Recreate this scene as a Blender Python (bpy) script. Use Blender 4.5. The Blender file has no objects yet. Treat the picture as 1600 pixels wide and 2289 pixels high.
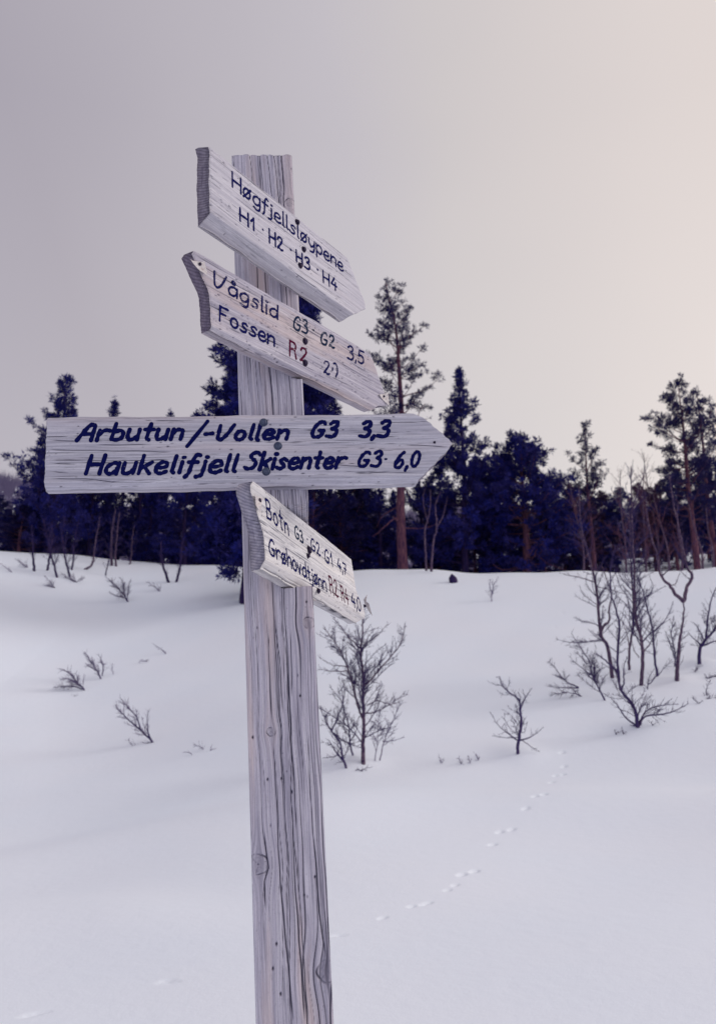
import bpy, math, random
import numpy as np
from mathutils import Vector

sc = bpy.context.scene
COL = sc.collection

# ------------------------------------------------------------------ camera, sky, sun, exposure
FPX, CX, CY = 1900.0, 800.0, 1144.5            # focal length and centre in photograph pixels (1600 x 2289)
PITCH = math.atan(489 / 1900.0)
EYE = np.array([0.0, 0.0, 1.6])
cam_d = bpy.data.cameras.new('camera')
cam = bpy.data.objects.new('camera', cam_d)
COL.objects.link(cam)
cam.location = EYE
cam.rotation_euler = (math.pi / 2 + PITCH, 0, 0)
cam_d.sensor_fit = 'VERTICAL'
cam_d.sensor_height = 36.0
cam_d.lens = 36.0 * FPX / 2289.0
cam_d.clip_start = 0.05
cam_d.clip_end = 2000
cam_d.dof.use_dof = True
cam_d.dof.focus_distance = 1.95
cam_d.dof.aperture_fstop = 6.3
sc.camera = cam

SUN_AZ, SUN_EL = math.radians(84), math.radians(24)     # azimuth to the right of the view direction (+Y)
sdir = Vector((math.sin(SUN_AZ) * math.cos(SUN_EL), math.cos(SUN_AZ) * math.cos(SUN_EL), math.sin(SUN_EL)))
world = bpy.data.worlds.new('World')
sc.world = world
world.use_nodes = True
wt = world.node_tree
wt.nodes.clear()


def wn(t, **k):
    n = wt.nodes.new(t)
    for a, b in k.items():
        setattr(n, a, b)
    return n


w_out = wn('ShaderNodeOutputWorld')
w_bg = wn('ShaderNodeBackground')
w_sky = wn('ShaderNodeTexSky', sky_type='NISHITA', sun_disc=False, sun_elevation=SUN_EL, sun_rotation=SUN_AZ)
w_tc = wn('ShaderNodeTexCoord')
w_dot = wn('ShaderNodeVectorMath', operation='DOT_PRODUCT')
w_dot.inputs[1].default_value = sdir
w_map = wn('ShaderNodeMapRange')
w_map.inputs['From Min'].default_value = -1
w_ramp = wn('ShaderNodeValToRGB')                        # cloud veil: cool away from the sun, warm towards it
els = w_ramp.color_ramp.elements
els[0].position, els[0].color = 0.0, (.36, .36, .45, 1)
els[1].position, els[1].color = 1.0, (.93, .80, .72, 1)
for p_, c_ in ((.30, (.375, .357, .435)), (.505, (.425, .392, .447)), (.672, (.572, .535, .575)), (.72, (.645, .598, .60)), (.815, (.76, .685, .66))):
    e_ = els.new(p_)
    e_.color = (*c_, 1)
w_noise = wn('ShaderNodeTexNoise')
w_noise.inputs['Scale'].default_value = 1.6
w_noise.inputs['Detail'].default_value = 3
w_mm = wn('ShaderNodeMath', operation='MULTIPLY_ADD')
w_mm.inputs[1].default_value = .13
w_add = wn('ShaderNodeMath', operation='ADD')
w_add.inputs[1].default_value = -.06
w_sep = wn('ShaderNodeSeparateXYZ')
w_hz = wn('ShaderNodeMapRange')                          # a paler band of air low over the horizon
w_hz.inputs['From Min'].default_value, w_hz.inputs['From Max'].default_value = .62, .18
w_hz.inputs['To Min'].default_value, w_hz.inputs['To Max'].default_value = 0, 1
w_hmix = wn('ShaderNodeMix', data_type='RGBA', blend_type='ADD')
w_hmix.inputs['B'].default_value = (.13, .12, .10, 1)
w_mix = wn('ShaderNodeMix', data_type='RGBA')
w_mix.inputs['Factor'].default_value = .06
w_sc = wn('ShaderNodeVectorMath', operation='SCALE')
w_sc.inputs['Scale'].default_value = .12
L = wt.links.new
L(w_tc.outputs['Generated'], w_dot.inputs[0])
L(w_dot.outputs['Value'], w_map.inputs['Value'])
L(w_tc.outputs['Generated'], w_noise.inputs['Vector'])
L(w_noise.outputs['Fac'], w_mm.inputs[0])
L(w_map.outputs['Result'], w_mm.inputs[2])
L(w_mm.outputs[0], w_add.inputs[0])
L(w_add.outputs[0], w_ramp.inputs['Fac'])
L(w_tc.outputs['Generated'], w_sep.inputs[0])
L(w_sep.outputs['Z'], w_hz.inputs['Value'])
L(w_hz.outputs['Result'], w_hmix.inputs['Factor'])
L(w_ramp.outputs['Color'], w_hmix.inputs['A'])
L(w_sky.outputs['Color'], w_sc.inputs[0])
L(w_hmix.outputs['Result'], w_mix.inputs['A'])
L(w_sc.outputs[0], w_mix.inputs['B'])
L(w_mix.outputs['Result'], w_bg.inputs['Color'])
w_bg.inputs['Strength'].default_value = 1.0
L(w_bg.outputs[0], w_out.inputs[0])

sun_d = bpy.data.lights.new('sun', 'SUN')
sun_d.energy = 1.5
sun_d.angle = math.radians(25)
sun_d.color = (1.0, .96, .92)
sun = bpy.data.objects.new('sun', sun_d)
COL.objects.link(sun)
sun.rotation_euler = sdir.to_track_quat('Z', 'Y').to_euler()
sun.location = (20, 10, 30)

sc.view_settings.view_transform = 'Standard'
sc.view_settings.look = 'None'
sc.view_settings.exposure = 0.0
sc.view_settings.gamma = 1.0
sc.view_settings.use_curve_mapping = False
sc.cycles.max_bounces = 6
sc.cycles.diffuse_bounces = 4

# ------------------------------------------------------------------ helpers
CF = np.array([0, math.cos(PITCH), math.sin(PITCH)])
CU = np.array([0, -math.sin(PITCH), math.cos(PITCH)])


def ray(x, y):
    return CF + np.array([1, 0, 0]) * (x - CX) / FPX - CU * (y - CY) / FPX


def at_y(x, y, Y):
    """point of the sight line through photo point (x, y) where it is Y metres ahead"""
    d = ray(x, y)
    return EYE + d * (Y / d[1])


def new_obj(name, me=None, parent=None):
    o = bpy.data.objects.new(name, me)
    COL.objects.link(o)
    if parent is not None:
        o.parent = parent
    return o


def tag(o, label=None, cat=None, group=None, kind=None):
    if label: o['label'] = label
    if cat: o['category'] = cat
    if group: o['group'] = group
    if kind: o['kind'] = kind
    return o


def thing(name, loc, label, cat, group=None):
    o = new_obj(name)
    o.location = loc
    o.empty_display_size = .2
    return tag(o, label, cat, group)


def mesh_np(name, V, F, mats, smooth=True, fmat=None):
    """V (n,3) array, F (m,k) int array of equal-sized faces, or list of such arrays"""
    me = bpy.data.meshes.new(name)
    V = np.asarray(V, dtype=np.float32)
    if not isinstance(F, list):
        F = [F]
    F = [np.asarray(f, dtype=np.int32) for f in F if len(f)]
    me.vertices.add(len(V))
    me.vertices.foreach_set('co', V.ravel())
    nl = sum(f.size for f in F)
    npoly = sum(len(f) for f in F)
    me.loops.add(nl)
    me.loops.foreach_set('vertex_index', np.concatenate([f.ravel() for f in F]))
    me.polygons.add(npoly)
    tot = np.concatenate([np.full(len(f), f.shape[1], np.int32) for f in F])
    start = np.concatenate([[0], np.cumsum(tot)[:-1]]).astype(np.int32)
    me.polygons.foreach_set('loop_start', start)
    me.polygons.foreach_set('loop_total', tot)
    if fmat is not None:
        me.polygons.foreach_set('material_index', np.concatenate(fmat).astype(np.int32))
    me.polygons.foreach_set('use_smooth', np.full(npoly, smooth))
    for m in (mats if isinstance(mats, (list, tuple)) else [mats]):
        me.materials.append(m)
    me.update(calc_edges=True)
    me.validate()
    return me


def grid_faces(nr, nc, off=0):
    a = np.arange(nr * nc).reshape(nr, nc) + off
    return np.stack([a[:-1, :-1], a[:-1, 1:], a[1:, 1:], a[1:, :-1]], -1).reshape(-1, 4)


def attr(me, name, data, kind='FLOAT'):
    a = me.attributes.new(name, kind, 'POINT')
    a.data.foreach_set('value' if kind == 'FLOAT' else 'vector', np.asarray(data, np.float32).ravel())


# ------------------------------------------------------------------ materials
class Mat:
    def __init__(s, name, rough=.8, spec=.2):
        s.m = bpy.data.materials.new(name)
        s.m.use_nodes = True
        s.t = s.m.node_tree
        s.b = s.t.nodes['Principled BSDF']
        s.b.inputs['Roughness'].default_value = rough
        s.b.inputs['Specular IOR Level'].default_value = spec

    def n(s, t, **k):
        n = s.t.nodes.new(t)
        for a, b in k.items():
            setattr(n, a, b)
        return n

    def l(s, a, b):
        s.t.links.new(a, b)

    def noise(s, vec, scale, detail=3, rough=.55, dist=0):
        n = s.n('ShaderNodeTexNoise')
        n.inputs['Scale'].default_value = scale
        n.inputs['Detail'].default_value = detail
        n.inputs['Roughness'].default_value = rough
        n.inputs['Distortion'].default_value = dist
        if vec is not None:
            s.l(vec, n.inputs['Vector'])
        return n.outputs['Fac']

    def ramp(s, fac, stops):
        n = s.n('ShaderNodeValToRGB')
        e = n.color_ramp.elements
        e[0].position, e[0].color = stops[0][0], (*stops[0][1], 1)
        e[1].position, e[1].color = stops[-1][0], (*stops[-1][1], 1)
        for p, c in stops[1:-1]:
            q = e.new(p)
            q.color = (*c, 1)
        s.l(fac, n.inputs['Fac'])
        return n.outputs['Color']

    def mix(s, fac, a, b, mode='MIX'):
        n = s.n('ShaderNodeMix', data_type='RGBA', blend_type=mode)
        for v, k in ((fac, 'Factor'), (a, 'A'), (b, 'B')):
            if isinstance(v, (int, float)):
                n.inputs[k].default_value = v
            elif isinstance(v, tuple):
                n.inputs[k].default_value = (*v, 1)
            else:
                s.l(v, n.inputs[k])
        return n.outputs['Result']

    def scaled(s, vec, sx, sy, sz, loc=(0, 0, 0)):
        n = s.n('ShaderNodeMapping')
        n.inputs['Scale'].default_value = (sx, sy, sz)
        n.inputs['Location'].default_value = loc
        s.l(vec, n.inputs['Vector'])
        return n.outputs['Vector']

    def at(s, name):
        n = s.n('ShaderNodeAttribute', attribute_name=name)
        return n

    def range(s, v, a, b, c=0, d=1):
        n = s.n('ShaderNodeMapRange')
        for k, x in zip(('From Min', 'From Max', 'To Min', 'To Max'), (a, b, c, d)):
            n.inputs[k].default_value = x
        s.l(v, n.inputs['Value'])
        return n.outputs['Result']

    def bump(s, h, strength, dist):
        n = s.n('ShaderNodeBump')
        n.inputs['Strength'].default_value = strength
        n.inputs['Distance'].default_value = dist
        s.l(h, n.inputs['Height'])
        s.l(n.outputs['Normal'], s.b.inputs['Normal'])

    def base(s, c):
        if isinstance(c, tuple):
            s.b.inputs['Base Color'].default_value = (*c, 1)
        else:
            s.l(c, s.b.inputs['Base Color'])
        return s.m


def wood_mat(name, lo, mid, hi, warm, seed, warm_amt=.35, speck=0.0):
    """weathered softwood; attribute gc = (along, warped across, depth) in metres, crack = depth of checks and knots"""
    m = Mat(name, .85, .15)
    g = m.at('gc').outputs['Vector']
    off = (seed * 1.7, seed * .9, seed)
    fine = m.noise(m.scaled(g, 7, 620, 620, off), 1, 4, .6)
    med = m.noise(m.scaled(g, 3.0, 150, 150, off), 1, 4, .6)
    big = m.noise(m.scaled(g, 1.6, 22, 22, off), 1, 3)
    blotch = m.noise(m.scaled(g, 6, 20, 20, off), 1, 4, .65)
    c = m.ramp(med, ((.28, lo), (.5, mid), (.72, hi)))
    c = m.mix(m.range(fine, .36, .64, .62, 0), c, tuple(x * .8 for x in lo))
    line = m.noise(m.scaled(g, 5, 270, 270, off), 1, 5, .7)
    c = m.mix(m.range(line, .52, .68, 0, .42), c, tuple(x * .62 for x in lo))
    grit = m.noise(m.scaled(g, 130, 330, 330, off), 1, 3, .7)
    c = m.mix(m.range(grit, .55, .72, 0, .40), c, tuple(x * .7 for x in lo))
    c = m.mix(m.range(big, .50, .72, 0, warm_amt), c, warm)
    c = m.mix(m.range(blotch, .55, .75, 0, .30), c, hi)
    stain = m.noise(m.scaled(g, 1.3, 34, 34, (seed * 3.1, seed, seed)), 1, 4, .6)
    c = m.mix(m.range(stain, .52, .70, 0, .38), c, tuple(x * .75 for x in lo))
    grime = m.noise(m.scaled(g, 22, 60, 60, off), 1, 5, .7)
    c = m.mix(m.range(grime, .60, .76, 0, .35), c, tuple(x * .45 for x in lo))
    c = m.mix(m.range(m.at('crack').outputs['Fac'], .04, .75, 0, .93), c, (.022, .02, .055))
    mx = m.n('ShaderNodeMath', operation='MULTIPLY_ADD')
    m.l(med, mx.inputs[0])
    mx.inputs[1].default_value = .6
    m.l(fine, mx.inputs[2])
    m.bump(mx.outputs[0], .55, .0012)
    return m.base(c)


def end_mat(name, lo, hi, seed):
    m = Mat(name, .9, .1)
    g = m.at('gc').outputs['Vector']
    w = m.n('ShaderNodeTexWave', wave_type='RINGS', rings_direction='X')
    w.inputs['Scale'].default_value = 55
    w.inputs['Distortion'].default_value = 2.5
    w.inputs['Detail'].default_value = 2
    m.l(m.scaled(g, .3, 1, 1, (0, -.10 - .01 * seed, .055)), w.inputs['Vector'])
    n = m.noise(m.scaled(g, 30, 90, 90), 1, 5, .65)
    c = m.mix(m.range(n, .3, .7), lo, hi)
    c = m.mix(m.range(w.outputs['Fac'], .3, .8, 0, .45), c, tuple(x * .5 for x in lo))
    ck = m.noise(m.scaled(g, 5, 10, 260), 1, 3)
    c = m.mix(m.range(ck, .62, .72, 0, .7), c, (.03, .025, .06))
    m.bump(n, .7, .002)
    return m.base(c)


W_POST = wood_mat('weathered_post_wood', (.33, .315, .415), (.63, .60, .71), (.80, .78, .86), (.74, .58, .53), 1.0, .62)
W_B = [wood_mat('weathered_board_wood_a', (.40, .385, .46), (.60, .58, .645), (.71, .69, .74), (.62, .56, .57), 2.0, .3),
       wood_mat('weathered_board_wood_b', (.31, .29, .375), (.51, .48, .555), (.66, .63, .68), (.58, .45, .41), 3.3, .6),
       wood_mat('weathered_board_wood_c', (.40, .395, .49), (.61, .60, .70), (.75, .74, .82), (.66, .57, .59), 4.1, .5),
       wood_mat('weathered_board_wood_d', (.46, .45, .49), (.70, .68, .70), (.80, .785, .79), (.74, .68, .63), 5.7, .4)]
E_B = [end_mat('end_grain_a', (.16, .14, .20), (.30, .27, .34), 1),
       end_mat('end_grain_b', (.12, .10, .16), (.26, .22, .29), 2),
       end_mat('end_grain_c', (.20, .18, .24), (.36, .32, .40), 3),
       end_mat('end_grain_d', (.24, .23, .32), (.46, .44, .53), 4)]
E_POST = end_mat('end_grain_post', (.18, .16, .22), (.33, .29, .36), 5)


def paint_mat(name, col, wood, wear):
    m = Mat(name, .85, .05)
    tc = m.n('ShaderNodeTexCoord').outputs['Object']
    n = m.noise(m.scaled(tc, 90, 90, 420), 1, 5, .7)
    n2 = m.noise(tc, 34, 3, .6)
    s = m.n('ShaderNodeMath', operation='ADD')
    m.l(n, s.inputs[0])
    m.l(n2, s.inputs[1])
    return m.base(m.mix(m.range(s.outputs[0], 1.32 - wear, 1.46 - wear, 0, .9), col, wood))


NAVY = (.004, .006, .075)
P_NAVY = paint_mat('navy_paint', NAVY, (.40, .38, .46), .07)
P_WORN = paint_mat('worn_navy_paint', (.006, .008, .07), (.36, .33, .40), .20)
P_GREEN = paint_mat('worn_green_black_paint', (.008, .02, .055), (.36, .34, .38), .19)
P_RED = paint_mat('worn_red_paint', (.075, .006, .03), (.40, .33, .36), .14)

m_ = Mat('blue_grey_bolt_steel', .5, .5)
m_.b.inputs['Metallic'].default_value = .1
tc_ = m_.n('ShaderNodeTexCoord').outputs['Object']
STEEL = m_.base(m_.ramp(m_.noise(tc_, 160, 3), ((.3, (.02, .032, .085)), (.7, (.07, .09, .16)))))
m_ = Mat('rusty_dark_bolt_steel', .7, .3)
tc_ = m_.n('ShaderNodeTexCoord').outputs['Object']
m_.b.inputs['Specular IOR Level'].default_value = .1
RUST = m_.base(m_.ramp(m_.noise(tc_, 200, 3), ((.3, (.010, .009, .035)), (.7, (.045, .03, .06)))))
m_ = Mat('bent_tin_corner', .6, .4)
tc_ = m_.n('ShaderNodeTexCoord').outputs['Object']
TIN = m_.base(m_.ramp(m_.noise(tc_, 120, 4), ((.3, (.36, .33, .36)), (.55, (.60, .56, .56)), (.75, (.30, .22, .22)))))

m_ = Mat('packed_snow', .62, .25)
tc_ = m_.n('ShaderNodeTexCoord').outputs['Object']
sn1 = m_.noise(tc_, .35, 3)
sn2 = m_.noise(tc_, 55, 4, .7)
sn3 = m_.noise(tc_, 6, 4, .6)
scol = m_.mix(m_.range(sn1, .3, .7), (.815, .878, .985), (.84, .885, .98))
mxs = m_.n('ShaderNodeMath', operation='MULTIPLY_ADD')
m_.l(sn2, mxs.inputs[0])
mxs.inputs[1].default_value = .25
m_.l(sn3, mxs.inputs[2])
m_.bump(mxs.outputs[0], .30, .02)
SNOW = m_.base(scol)


def bark_mat(name, a, b, c, sc_=14, vert=.25):
    m = Mat(name, .9, .1)
    tc = m.n('ShaderNodeTexCoord').outputs['Object']
    n = m.noise(m.scaled(tc, 1, 1, vert), sc_, 4, .65)
    m.bump(n, .6, .01)
    return m.base(m.ramp(n, ((.32, a), (.52, b), (.7, c))))


B_PINE = bark_mat('pine_bark', (.035, .018, .055), (.12, .05, .085), (.20, .095, .11))
B_DARK = bark_mat('dark_bark', (.012, .010, .06), (.03, .018, .075), (.06, .035, .09))
B_BIRCH = bark_mat('birch_bark', (.022, .016, .07), (.10, .062, .11), (.27, .205, .25), 22, 1.5)
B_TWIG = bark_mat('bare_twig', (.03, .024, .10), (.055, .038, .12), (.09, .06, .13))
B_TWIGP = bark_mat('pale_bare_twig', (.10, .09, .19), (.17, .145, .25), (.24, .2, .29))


def needle_mat(name, a, b):
    m = Mat(name, .7, .15)
    tc = m.n('ShaderNodeTexCoord').outputs['Object']
    n = m.noise(tc, 1.7, 3, .7)
    return m.base(m.mix(m.range(n, .35, .68), a, b))


N_PINE = needle_mat('pine_needles', (.010, .010, .10), (.026, .019, .085))
N_SPRUCE = needle_mat('dense_dark_needles', (.008, .012, .17), (.026, .020, .12))
N_BROWN = needle_mat('brownish_needles', (.038, .018, .085), (.10, .045, .095))

# ------------------------------------------------------------------ terrain
_pr = np.array([0, 2, 4, 5, 8, 10.5, 12.3, 14, 17, 21, 25, 29, 31.5, 33, 35, 38, 45, 60, 85, 130, 200, 260, 330, 420], float)
_ph = np.array([0, 0, .06, .11, .26, .52, .80, 1.14, 1.93, 3.1, 4.55, 6.25, 7.25, 7.72, 8.0, 8.0, 7.7, 8.2, 12.5, 27, 52, 70, 78, 70], float)
_fr = np.linspace(0, 420, 8401)
_fh = np.interp(_fr, _pr, _ph)
_k = np.exp(-np.linspace(-2.4, 2.4, 41) ** 2)
_k /= _k.sum()
_fs = np.convolve(np.pad(_fh, 20, mode='edge'), _k, 'valid')
_k2 = np.ones(401) / 401
_fs2 = np.convolve(np.pad(_fh, 200, mode='edge'), _k2, 'valid')
_wf = np.clip((_fr - 45) / 30, 0, 1)
_FS = _fs * (1 - _wf) + _fs2 * _wf

MOUNDS = []          # low cushions of snow round the stems
PRINTS = []          # (x, y, half length, half width, heading, depth)


def sstep(x, a, b):
    t = np.clip((x - a) / (b - a), 0, 1)
    return t * t * (3 - 2 * t)


def ground_h(x, y, prints=True):
    x = np.asarray(x, float)
    y = np.asarray(y, float)
    r = np.hypot(x, y)
    az = np.degrees(np.arctan2(x, y))
    left = sstep(-az, 2, 20)                       # the brow lies farther off on the left
    rc = r / (1 + .16 * left)
    h = np.interp(rc, _fr, _FS)
    h = h + left * sstep(rc, 14, 34) * 1.25
    # far fell: higher on the left
    fell = sstep(r, 90, 240)
    h = h * (1 + fell * (.20 * sstep(-az, 12, 21) - .10 * sstep(az, 0, 12)))
    h = h + 3.9 * sstep(r, 37, 53) * (1 - .6 * sstep(r, 60, 90)) * sstep(az, 13, 18)       # rising ground behind the brow on the right
    # drifts and swells
    amp = sstep(r, 2.5, 9) * (1 - .6 * sstep(r, 20, 30))
    h = h + amp * (.030 * np.sin(x * .55 + y * .21 + .6) + .025 * np.sin(x * .23 - y * .47 + 1.9) + .012 * np.sin(x * 1.1 + y * .9)
                   + .006 * np.sin(x * 2.1 - y * 1.5 + .4))
    h = h + .16 * np.exp(-((r - 11.6 - .09 * x) / 1.1) ** 2) * sstep(az, -40, 5)         # rounded lip before the birches
    h = h - .13 * np.exp(-((r - 13.2 - .05 * x) / 1.5) ** 2)
    h = h + .10 * np.exp(-((r - 7.0 + .35 * x) / .8) ** 2) * sstep(-az, 4, 16)
    h = h - .09 * (np.sqrt(np.clip(-x, 0, 9) ** 2 + .8) - .894) * sstep(r, 3, 12) * (1 - sstep(r, 16, 37)) * sstep(y, 0, 5)  # left side tilted away from the sun, shaped to darken its snow
    bank = sstep(r, 30, 33) * (1 - sstep(r, 37, 41))
    h = h + bank * (.06 * np.sin(az * .55) + .02 * np.sin(az * 1.3 + 1)) - sstep(r, 26, 34) * sstep(az, 3, 20) * .38
    h = h + sstep(r, 70, 140) * (2.0 * np.sin(az * .33 + r * .02) + 1.2 * np.sin(az * .9 + 2))
    for (mx, my) in MOUNDS:
        h = h + .07 * np.exp(-((x - mx) ** 2 + (y - my) ** 2) / .16)
    if prints:
        for (px, py, hl, hw, hd, dp) in PRINTS:
            dx, dy = x - px, y - py
            m = (np.abs(dx) < .6) & (np.abs(dy) < .6)
            if not m.any():
                continue
            c, s = math.cos(hd), math.sin(hd)
            u = (dx * c + dy * s) / hl
            v = (-dx * s + dy * c) / hw
            q = u * u + v * v
            h = h - np.where(m, dp * np.exp(-q ** 2.5), 0)
    return h


def hit(px, py, rmin=3.0, rmax=60.0):
    """where the sight line through a photo point meets the snow"""
    d = ray(px, py)
    ts = np.linspace(rmin, rmax, 6000)
    P = EYE + d * ts[:, None]
    below = P[:, 2] < ground_h(P[:, 0], P[:, 1], False)
    i = int(np.argmax(below)) if below.any() else len(ts) - 1
    return P[i]


MOUNDS.extend([tuple(hit(a, b)[:2]) for a, b in ((1158, 1684), (811, 1708), (774, 1716), (1424, 1626), (1512, 1522), (1563, 1484))])
_tr = [(855, 2052), (920, 2026), (945, 2022), (957, 2019), (1000, 1990), (1017, 1979), (1032, 1955), (1060, 1948), (1101, 1888), (1117, 1860),
       (1143, 1855), (1175, 1807), (1196, 1780), (1215, 1776), (1233, 1749), (1242, 1734), (1257, 1732), (1260, 1714), (1256, 1682),
       (1185, 1509), (1224, 1440), (1224, 1431), (1233, 1431), (1239, 1401), (1252, 1369), (1257, 1369), (376, 2192), (388, 2196), (366, 2196),
       (752, 2093), (762, 2091), (60, 2272), (95, 2264), (75, 2268)]
for i, (a, b) in enumerate(_tr):
    p = hit(a, b)
    sm = .75 if i in (0, 1, 2, 3, 4, 5) else 1
    if i >= 26:
        PRINTS.append((p[0], p[1], .05, .025, .3, .007))
    else:
        PRINTS.append((p[0], p[1], .075 * sm, .036 * sm, .95, .015 * sm))

az_in = np.radians(np.arange(-26, 26.01, .1))
az_out = np.radians(np.arange(30, 330.1, 4.0))
AZ = np.concatenate([az_in, az_out, [az_in[0] + 2 * math.pi]])
RR = np.concatenate([np.linspace(.3, 4, 30)[:-1], np.arange(4, 15, .02), 15 * 1.0065 ** np.arange(0, 160), np.geomspace(15 * 1.0065 ** 160, 420, 70)[1:]])
GX = np.sin(AZ)[None, :] * RR[:, None]
GY = np.cos(AZ)[None, :] * RR[:, None]
GZ = ground_h(GX, GY)
V = np.stack([GX, GY, GZ], -1).reshape(-1, 3)
nr, nc = GX.shape
cidx = len(V)
V = np.vstack([V, [[0, 0, 0]]])
fan = np.stack([np.full(nc - 1, cidx), np.arange(1, nc), np.arange(0, nc - 1)], -1)
ground = new_obj('snow_ground', mesh_np('snow_ground', V, [grid_faces(nr, nc)[:, ::-1], fan[:, ::-1]], SNOW))
tag(ground, 'smooth snow-covered slope with a faint line of animal tracks', 'snow', kind='structure')


# ------------------------------------------------------------------ signpost
POST_D = np.array([-.06090920, .0000432, .9981433])
POST_W = np.array([.99647247, .05783952, .06080473])
POST_N = np.array([.0577295, -.99832589, .00356603])       # towards the viewer
POST_P = np.array([-.15366696, 1.81719884, 1.6])
PW, PT = .148, .175
V_TOP, V_BOT = 1.383, -1.75

BOARDS = [
    dict(A=(-.1086, 1.8241, 2.7923), e=(.5267, .8496, .0265), u=(-.0438, -.0040, .9990), s0=-.374, s1=.150, h0=-.188, h1=-.011, th=.036),
    dict(A=(-.1113, 1.8229, 2.5184), e=(.5707, .8206, .0300), u=(-.0042, -.0336, .9994), s0=-.325, s1=.242, h0=-.128, h1=.022, th=.032),
    dict(A=(-.1872, 1.7774, 2.2044), e=(.9964, .0744, .0401), u=(-.0387, -.0205, .9990), s0=-.488, s1=.319, h0=-.087, h1=.076, th=.037),
    dict(A=(-.1493, 1.8190, 2.0220), e=(.2678, .9630, -.0313), u=(-.1225, .0663, .9903), s0=-.181, s1=.530, h0=-.118, h1=.058, th=.033),
]
for b in BOARDS:
    for k in 'Aeu':
        b[k] = np.array(b[k])
    b['e'] /= np.linalg.norm(b['e'])
    b['u'] -= b['e'] * (b['u'] @ b['e'])
    b['u'] /= np.linalg.norm(b['u'])
    b['n'] = np.cross(b['e'], b['u'])


def check_field(S, T, n, lo, hi, L0, L1, rng, knots=(), wid=(.0006, .0015), long=(.12, .6), specks=0, slope=0.0):
    """drying checks that run with the grain and part round knots; returns warped across coordinate and 0..1 depth"""
    q = T + slope * (S - (L0 + L1) / 2)
    for (ks, kt, kr) in knots:
        ds = (S - ks) / (kr * 2.6)
        dt = (T - kt)
        q = q - np.exp(-ds ** 2) * kr * .62 * np.tanh(dt / (kr * .7)) * np.exp(-(dt / (kr * 3.0)) ** 2)
    q = q + .0016 * np.sin(S * 9 + T * 20) + .0010 * np.sin(S * 23 + 1.3)
    f = np.zeros_like(S)
    for _ in range(n):
        c = rng.uniform(lo, hi)
        sl = rng.uniform(*long) * (L1 - L0)
        sc_ = rng.uniform(L0, L1)
        w = rng.uniform(*wid)
        d = rng.uniform(.35, 1)
        wig = .0012 * np.sin(S * rng.uniform(6, 16) + rng.uniform(0, 6)) + .0005 * np.sin(S * rng.uniform(30, 60) + rng.uniform(0, 6))
        tp = np.clip(1 - np.abs((S - sc_) / (sl / 2)) ** 2.5, 0, 1)
        f = np.maximum(f, d * tp * np.exp(-((q - c - wig) / (w * (.5 + .5 * tp))) ** 2))
    for (ks, kt, kr) in knots:
        rho = np.hypot((S - ks) * .95, T - kt) / kr
        ang = np.arctan2(T - kt, S - ks)
        am = .45 + .4 * np.sin(ang * 2 + ks * 50) * np.sin(ang + kt * 90)
        rho = rho * (1 + .07 * np.sin(2 * ang + 1) + .04 * np.sin(5 * ang))
        f = np.maximum(f, am * np.exp(-((rho - 1) / .09) ** 2))
        f = np.maximum(f, .22 * np.exp(-((rho - .66) / .10) ** 2))
        f = np.maximum(f, .16 * np.exp(-((rho - .36) / .09) ** 2))
        f = np.maximum(f, .12 * (rho < 1))
        f = np.maximum(f, .55 * np.exp(-(rho / .12) ** 2))
        f = np.maximum(f, .4 * (rho < .9) * np.clip(np.cos(ang * 3 + ks * 40), 0, 1) ** 40)
    for _ in range(specks):
        a, c = rng.uniform(L0, L1), rng.uniform(lo, hi)
        rs, rt = rng.uniform(.001, .004), rng.uniform(.0007, .0016)
        f = np.maximum(f, rng.uniform(.3, .9) * np.exp(-((S - a) / rs) ** 2 - ((T - c) / rt) ** 2))
    return q, np.clip(f, 0, 1)


def wall(loopA, loopB):
    a, b = np.asarray(loopA), np.asarray(loopB)
    return np.stack([a[:-1], b[:-1], b[1:], a[1:]], -1)


signpost = thing('signpost', tuple(POST_P + POST_D * V_BOT), 'leaning weathered grey wooden signpost with four lettered arrow boards standing in snow', 'signpost')
S0 = np.array(signpost.location)

# post ------------------------------------------------------------
rng = np.random.default_rng(11)
nu = 126
us = np.linspace(-PW / 2, PW / 2, nu)
vs = np.concatenate([np.linspace(V_BOT, -.62, 40)[:-1], np.arange(-.62, V_TOP, .0021), [V_TOP]])
nv = len(vs)
Uc, Vc = np.meshgrid(us, vs)


def post_uv(px, py):
    d = ray(px, py)
    t = ((POST_P - EYE) @ POST_N) / (d @ POST_N)
    q = EYE + d * t - POST_P
    return q @ POST_W, q @ POST_D


knots = []
for (kx, ky, kr) in ((606, 1636, .0085), (577, 1932, .019), (733, 2172, .020), (690, 1392, .012), (648, 452, .011)):
    ku, kv = post_uv(kx, ky)
    knots.append((kv, ku, kr))
q1, f1 = check_field(Vc, Uc, 24, -.02, .074, -.62, V_TOP, rng, knots, (.0006, .0014), (.15, .8), 0, .006)
q2, f2 = check_field(Vc, Uc, 46, -.074, .074, -.62, V_TOP, rng, knots, (.0004, .0008), (.03, .30), 50, .006)
f = np.maximum(f1, f2 * .75)
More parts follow.
